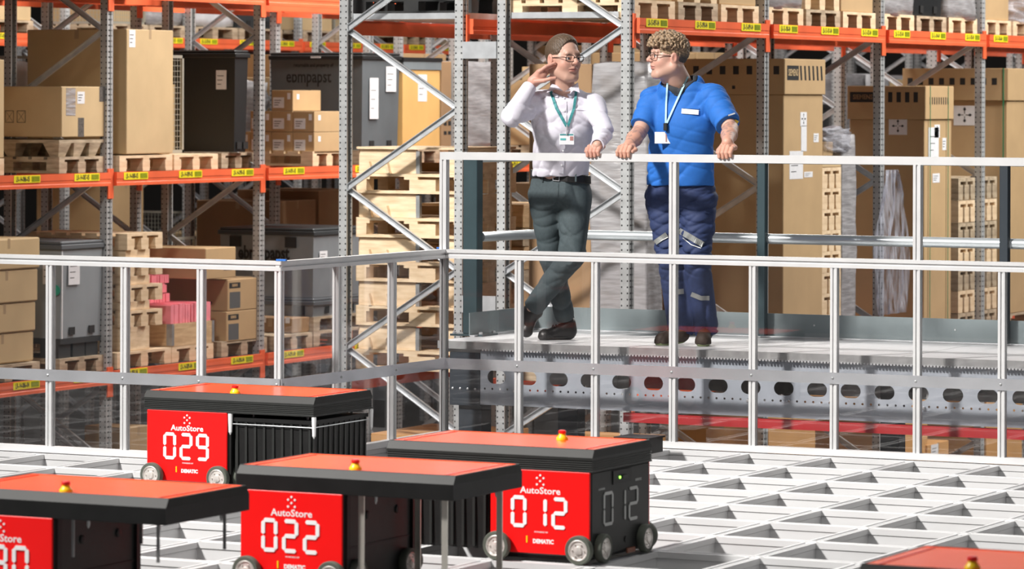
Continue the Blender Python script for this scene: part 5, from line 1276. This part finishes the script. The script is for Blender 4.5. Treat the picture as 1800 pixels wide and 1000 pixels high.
def patch(c, w_, h_, u0, u1, v0, v1, m, name, root, loc, lift=.0025):
    P4 = [c+R3*w_*a+U3*h_*b+T3*lift-loc for a, b in ((u0, v0), (u1, v0), (u1, v1), (u0, v1))]; MB().loft([[tuple(p) for p in P4], [tuple(p+T3*.0006) for p in P4]]).build(name, m, root)
patch(c, w_, h_, .45, .9, -.25, .5, mat('badge_photo', (.45, .22, .2), .5), 'badge_photo', ML, loc); patch(c, w_, h_, -.85, -.1, -.2, .15, mat('badge_print', (.1, .45, .45), .5), 'badge_print', ML, loc); patch(c, w_, h_, -.9, .9, .7, .95, TEALL, 'badge_print', ML, loc)
ribbon(hs, [(992, 165), (991, 230), (986, 305)], 9, SHIRTW, 'placket', ML, loc, .0035, th=.001)
for (x, y) in ((991.5, 172), (991.5, 195), (989.5, 265), (987, 290)):
    q = hs(x, y, .006); MB().lathe([(.0001, .003), (.005, .003), (.005, 0)], tuple(q-loc), tuple(T3), 10).build('button', WHITE, ML)
ribbon(hs, [(1012, 192), (1040, 194)], 2.2, SHIRTW, 'pocket_edge', ML, loc, .003, th=.001)
# cuffs and watch
for (a, b, nm_) in ((EL, WL, 'cuff'), (ER, WR, 'cuff')):
    d_ = (b-a)/np.linalg.norm(b-a); MB().tube([tuple(b-d_*.050-loc), tuple(b-d_*.048-loc), tuple(b+d_*.003-loc), tuple(b+d_*.004-loc)], [.034, .042, .040, .034], 20, cap=False).build(nm_, SHIRTW, ML, smooth=True)
q = WR*.7+np.array((gx, FY+.05, UZ+.05))*.3; d_ = (np.array((gx, FY+.05, UZ+.05))-WR); d_ /= np.linalg.norm(d_); MB().tube([tuple(WR+d_*.004-loc), tuple(WR+d_*.022-loc)], .034, 18).build('watch', BLK, ML, label='black wristwatch')
# trousers, belt
G_ = Field(*bounds([Q(915, 305, 0), Q(1050, 570, .35), Q(990, 400, -.1)], .07), .0055)
G_.ell(Q(985, 338, .19), (.182, .130, .100), [R3, T3, U3], .03); G_.cone(Q(985, 318, .20), Q(985, 302, .21), .172, .160, .03, flat=(T3, 1.38), cut='b')
G_.cone(Q(958, 350, .16), Q(969, 450, .10), .098, .070, .04); G_.cone(Q(969, 450, .08), Q(994, 562, .0), .070, .056, .03, cut='b')
G_.cone(Q(1011, 352, .20), Q(1006, 448, .27), .100, .074, .03); G_.cone(Q(1006, 448, .27), Q(937, 541, .10), .074, .060, .03, cut='b')
G_.halfspace(Q(985, 309, .2), U3)
kw = lambda P_: .8+1.3*np.exp(-((P_-Q(994, 545, 0))**2).sum(1)/.01)+1.2*np.exp(-((P_-Q(945, 530, .1))**2).sum(1)/.012)+.9*np.exp(-((P_-Q(1000, 345, .3))**2).sum(1)/.015)+.6*np.exp(-((P_-Q(1004, 450, .3))**2).sum(1)/.012)
G_.displace(folds(21, .0065, 30, None, kw)); Vt, Ft = G_.mesh(); ob('trousers', nmesh('trousers', Vt, Ft, JEANS, loc), ML); ht = caster(Vt, Ft)
G_ = Field(*bounds([Q(920, 290, 0), Q(1050, 330, .35)], .07), .004)
G_.cone(Q(985, 335, .20), Q(985, 290, .21), .186, .176, .0, flat=(T3, 1.36)); tl = U3+R3*.10
G_.halfspace(Q(985, 303, .2), tl); G_.halfspace(Q(985, 318, .2), -tl); Vc, Fc = G_.mesh(); ob('belt', nmesh('belt', Vc, Fc, LEATH, loc), ML, label='black leather belt'); hb = caster(Vc, Fc)
bk = [hb(x, y, .006) for x, y in ((972, 304), (983, 305), (983, 318), (972, 317))]
if all(b is not None for b in bk): MB().tube([tuple(b-loc) for b in bk+[bk[0]]], .0028, 6).build('buckle', GALVL, ML, label='steel belt buckle')
for x in (953, 1012):
    q = hb(x, 311, .006)
    if q is not None: MB().bar(tuple(q+U3*.028-loc), tuple(q-U3*.028-loc), .010, .004, tuple(T3)).build('belt_loop', JEANS, ML)
ribbon(ht, [(981, 322), (980, 358)], 1.6, JEANS, 'fly_seam', ML, loc, .003, th=.001)
shoe(ML, Q, (1000, 583, .0), (958, 589, .06), .043, .036, loc, PZT, LEATH, SOLE)
sv = (Q(930, 590, .1)-Q(936, 550, .0)); sv /= np.linalg.norm(sv)
shoe(ML, Q, (932, 548, .05), (927, 581, .07), .046, .034, loc, 0, LEATH, SOLE, vertical=True, up=T3*.75+R3*.60, laces=False)

# ---- man in the blue t-shirt
Q = person('', 22.50); rt = Q(1215, 604, 0.0); rt[2] = PZT; loc = rt.copy(); SX = np.array((1., 0, 0)); DY = np.array((0, -1., 0))
MR = thing('person', 'man in blue t-shirt and navy work trousers, both hands on the handrail, looking left', 'person', tuple(loc))
hc = Q(1174, 101, .26); sh2 = 1.07; skin2 = (.62, .37, .285)
lo, hi = bounds([hc], .17); lo[2] -= .12; H = Field(lo, hi, .0027)
fr2 = head(H, hc, math.radians(-74), sh2, pitch=-.04, neck_to=Q(1196, 158, .18), neck_r=.074, fat=1.5)
Vh, Fh = H.mesh(); ch = face_tone(Vh, fr2[3], fr2[0], fr2[1], fr2[2], hc, sh2, skin2)
SL, EL, WL = Q(1148, 177, .13), Q(1124, 232, .26), Q(1104, 258, .44)
SR, ER, WR = Q(1254, 173, .30), Q(1284, 226, .48), Q(1279, 250, .72)
B = Field(*bounds([Q(1100, 170, 0), Q(1290, 590, .8), Q(1200, 590, -.1)], .10), .0075)
B.cone(SL, EL, .05, .045); B.cone(SR, ER, .05, .045); B.cone(Q(1197, 165, .18), Q(1197, 200, .18), .07, .13, .06, flat=(DY, 1.4)); B.cone(Q(1197, 200, .18), Q(1197, 320, .1), .14, .15, .05, flat=(DY, 1.5))
for a, b, c in (((1168, 345, .05), (1180, 445, .10), (1193, 578, .0)), ((1230, 345, .12), (1232, 445, .15), (1240, 575, .02))): B.cone(Q(*a), Q(*b), .08, .055); B.cone(Q(*b), Q(*c), .055, .04)
Vb, Fb = B.mesh()
g1 = at(1096, 268, 1, FY-.03)[0]; g2 = at(1274, 262, 1, FY-.03)[0]
A1 = Field(*bounds([EL, np.array((g1, FY, UZ))], .08), .0032); A1.cone(EL, EL*.55+WL*.45, .046, .044, .01); A1.cone(EL*.55+WL*.45, WL, .044, .031, .02); grip(A1, g1, 1, WL, 1.10); V1, F1 = A1.mesh()
A2 = Field(*bounds([ER, np.array((g2, FY, UZ))], .08), .0032); A2.cone(ER, ER*.55+WR*.45, .047, .045, .01); A2.cone(ER*.55+WR*.45, WR, .045, .032, .02); grip(A2, g2, -1, WR, 1.10); V2, F2_ = A2.mesh()
Va, Fa = join([(Vh, Fh), (Vb, Fb), (V1, F1), (V2, F2_)])
def arm_tone(V, w0, w1):
    t = np.clip(((V-w0)@(w1-w0))/((w1-w0)@(w1-w0)), 0, 1.3); n = np.sin(V@np.array((90, 40, 70))+2*np.sin(V@np.array((50, -60, 40))))*np.sin(V@np.array((-60, 75, 50))+1.5*np.sin(V@np.array((70, 30, -50))))
    tat = (n > .12)*(t < .86)*.42; c = np.tile(np.array((.62, .33, .24)), (len(V), 1)); return c*(1-tat[:, None])+np.array((.16, .15, .15))*tat[:, None]
cc = np.concatenate([ch, np.tile(skin2, (len(Vb), 1)), arm_tone(V1, EL, WL), arm_tone(V2, ER, WR)])
ob('body', nmesh('body', Va, Fa, SKIN, loc, cc), MR)
eyes(MR, fr2[3], fr2[0], fr2[1], fr2[2], sh2, loc); glasses(MR, fr2[3], sh2, loc)
HF = hair_field(hc, sh2, fr2, 'curly', 8, .0028); Vx, Fx = HF.mesh(); P_ = (Vx-hc)/sh2; f_, u_ = P_@fr2[0], P_@fr2[2]
n_ = np.sin(P_@fr2[0]*190+3*np.sin(P_@fr2[2]*130))*np.sin(P_@fr2[1]*170+P_@fr2[2]*150)  # highlights and dark gaps between locks, painted into the hair tone
w2 = np.clip((.030-u_)/.03, 0, 1)*np.clip((-f_+.0)/.05, 0, 1); tone = np.array((.30, .205, .125))*(1+.55*n_[:, None])*(1-w2[:, None])+np.array((.085, .07, .055))*w2[:, None]
ob('hair', nmesh('hair', Vx, Fx, HAIRM, loc, tone), MR, label='curly light hair, cropped dark at the nape')
G_ = Field(*bounds([Q(1105, 150, 0), Q(1300, 335, .6), Q(1200, 300, -.15)], .06), .0055)
G_.ell(Q(1198, 212, .20), (.205, .135, .150), [SX, DY, U3], .03); G_.cone(Q(1160, 177, .15), Q(1243, 172, .28), .068, .072, .05); G_.cone(Q(1198, 225, .20), Q(1196, 320, .12), .192, .206, .06, flat=(DY, 1.5))
G_.cone(Q(1176, 153, .18), Q(1220, 147, .22), .056, .056, .05); G_.cone(Q(1178, 160, .24), Q(1212, 158, .27), .050, .050, .05)
sl = SL+(EL-SL)*.80; sr = SR+(ER-SR)*.86
G_.cone(SL, sl, .080, .070, .03, cut='b'); G_.cone(SR, sr, .084, .074, .03, cut='b'); G_.halfspace(Q(1197, 325, .1), -U3)
nc, nu = Q(1194, 137, .235), U3+T3*.30-R3*.30; nu /= np.linalg.norm(nu); G_.cone(nc-nu*.03, nc+nu*.09, .086, .104, .004, op='d')
hw = lambda P_: .7+1.8*np.exp(-((P_[:, 2]-Q(1197, 312)[2])**2)/.003)+1.1*np.exp(-((P_-SL)**2).sum(1)/.012)+1.1*np.exp(-((P_-SR)**2).sum(1)/.012)
G_.displace(folds(31, .0065, 30, (1, 1, 1.3), hw)); Vs, Fs = G_.mesh(); ob('tshirt', nmesh('tshirt', Vs, Fs, BLUET, loc), MR); hs = caster(Vs, Fs)
# dark neckband
A0_ = np.maximum(G_.A-.0032, -(G_.A+.006)); G_.A = A0_; H_ = Field(G_.lo, G_.lo+(G_.n-1)*G_.h, G_.h); H_.cone(nc-nu*.047, nc+nu*.09, .104, .124, 0); G_.A = np.maximum(G_.A[:H_.n[0], :H_.n[1], :H_.n[2]], H_.A[:G_.A.shape[0], :G_.A.shape[1], :G_.A.shape[2]])
Vc, Fc = G_.mesh(); ob('neckband', nmesh('neckband', Vc, Fc, mat('charcoal_rib', (.03, .035, .045), .8), loc), MR, label='dark neckband')
CY = mat('pale_cyan_lanyard', (.42, .68, .76), .6)
hn = caster(Vh, Fh)
def both(x, y, off):
    a, b = hs(x, y, off), hn(x, y, off)
    if a is None: return b
    if b is None: return a
    return a if (a-CAM)@_F < (b-CAM)@_F else b
ribbon(both, [(1173, 146), (1171, 180), (1170, 216)], 3.0, CY, 'lanyard', MR, loc, .010, label='pale cyan lanyard'); ribbon(both, [(1212, 116), (1213, 128), (1202, 150), (1172, 216)], 3.2, CY, 'lanyard', MR, loc, .010)
c = hs(1170, 223, .014); MB().cbox(-.012, .012, -.008, .008, -.022, .022, .003).build('key_holder', DGREY, MR).location = tuple(c-loc)
c, w_, h_ = card(hs, 1151, 1179, 232, 252, MR, loc, 'badge', WHITEP, .018); patch(c, w_, h_, .35, .5, -.7, .9, mat('badge_photo', (.45, .22, .2)), 'badge_print', MR, loc)
ribbon(hs, [(1198, 195), (1228, 197.5)], 8.5, WHITEP, 'name_strip', MR, loc, .006, label='white name strip'); ribbon(hs, [(1199, 189), (1229, 191)], 2.2, BLUET, 'pocket_edge', MR, loc, .004)
ribbon(hs, [(1291, 212), (1298, 215)], 5, YELP, 'sleeve_tag', MR, loc, .006, n=3, label='small yellow sleeve tag'); ribbon(hs, [(1280, 203), (1292, 199)], 2.5, WHITEP, 'sleeve_print', MR, loc, .006, n=3)
G_ = Field(*bounds([Q(1130, 310, 0), Q(1262, 590, .3), Q(1200, 500, -.12)], .07), .0058)
G_.ell(Q(1197, 343, .10), (.205, .145, .105), [SX, DY, U3], .03); G_.cone(Q(1197, 325, .11), Q(1197, 300, .12), .19, .18, .03, flat=(DY, 1.45))
G_.cone(Q(1167, 350, .05), Q(1179, 445, .11), .110, .080, .03); G_.cone(Q(1179, 445, .11), Q(1196, 584, .0), .080, .072, .03, cut='b')
G_.cone(Q(1228, 350, .14), Q(1225, 445, .18), .110, .080, .03); G_.cone(Q(1225, 445, .18), Q(1238, 582, .02), .080, .076, .03, cut='b')
G_.ell(Q(1247, 396, .17), (.034, .055, .082), [R3, T3, U3], .006)
G_.halfspace(Q(1197, 312, .1), U3)
kw = lambda P_: .8+1.5*np.exp(-((P_[:, 2]-Q(1197, 560)[2])**2)/.012)+.7*np.exp(-((P_[:, 2]-Q(1197, 450)[2])**2)/.01)
G_.displace(folds(41, .0080, 27, (1, 1, 1.4), kw)); Vt, Ft = G_.mesh(); ob('work_trousers', nmesh('work_trousers', Vt, Ft, WORKT, loc), MR); ht = caster(Vt, Ft)
REFL = mat('reflective_tape', (.30, .31, .30), .5, .2); PIPE = mat('reflective_piping', (.75, .76, .74), .5)
ribbon(ht, [(1149, 428), (1172, 412)], 9, REFL, 'reflective_band', MR, loc, .005); ribbon(ht, [(1193, 405), (1212, 416), (1236, 430)], 10, REFL, 'reflective_band', MR, loc, .005)
ribbon(ht, [(1153, 427), (1174, 417)], 1.4, PIPE, 'piping', MR, loc, .006); ribbon(ht, [(1200, 418), (1215, 430), (1232, 436)], 1.4, PIPE, 'piping', MR, loc, .006)
ribbon(ht, [(1190, 513), (1202, 512)], 9, REFL, 'reflective_band', MR, loc, .005); ribbon(ht, [(1215, 517), (1232, 524), (1247, 524)], 8, REFL, 'reflective_band', MR, loc, .005)
ribbon(ht, [(1238, 372), (1256, 377), (1259, 384)], 3, WORKT, 'pocket_flap', MR, loc, .008)
shoe(MR, Q, (1197, 588, .03), (1164, 597, .07), .046, .040, loc, PZT, SHOEB, SOLEG)
shoe(MR, Q, (1239, 585, .02), (1236, 597, .14), .046, .042, loc, PZT, SHOEB, SOLEG)
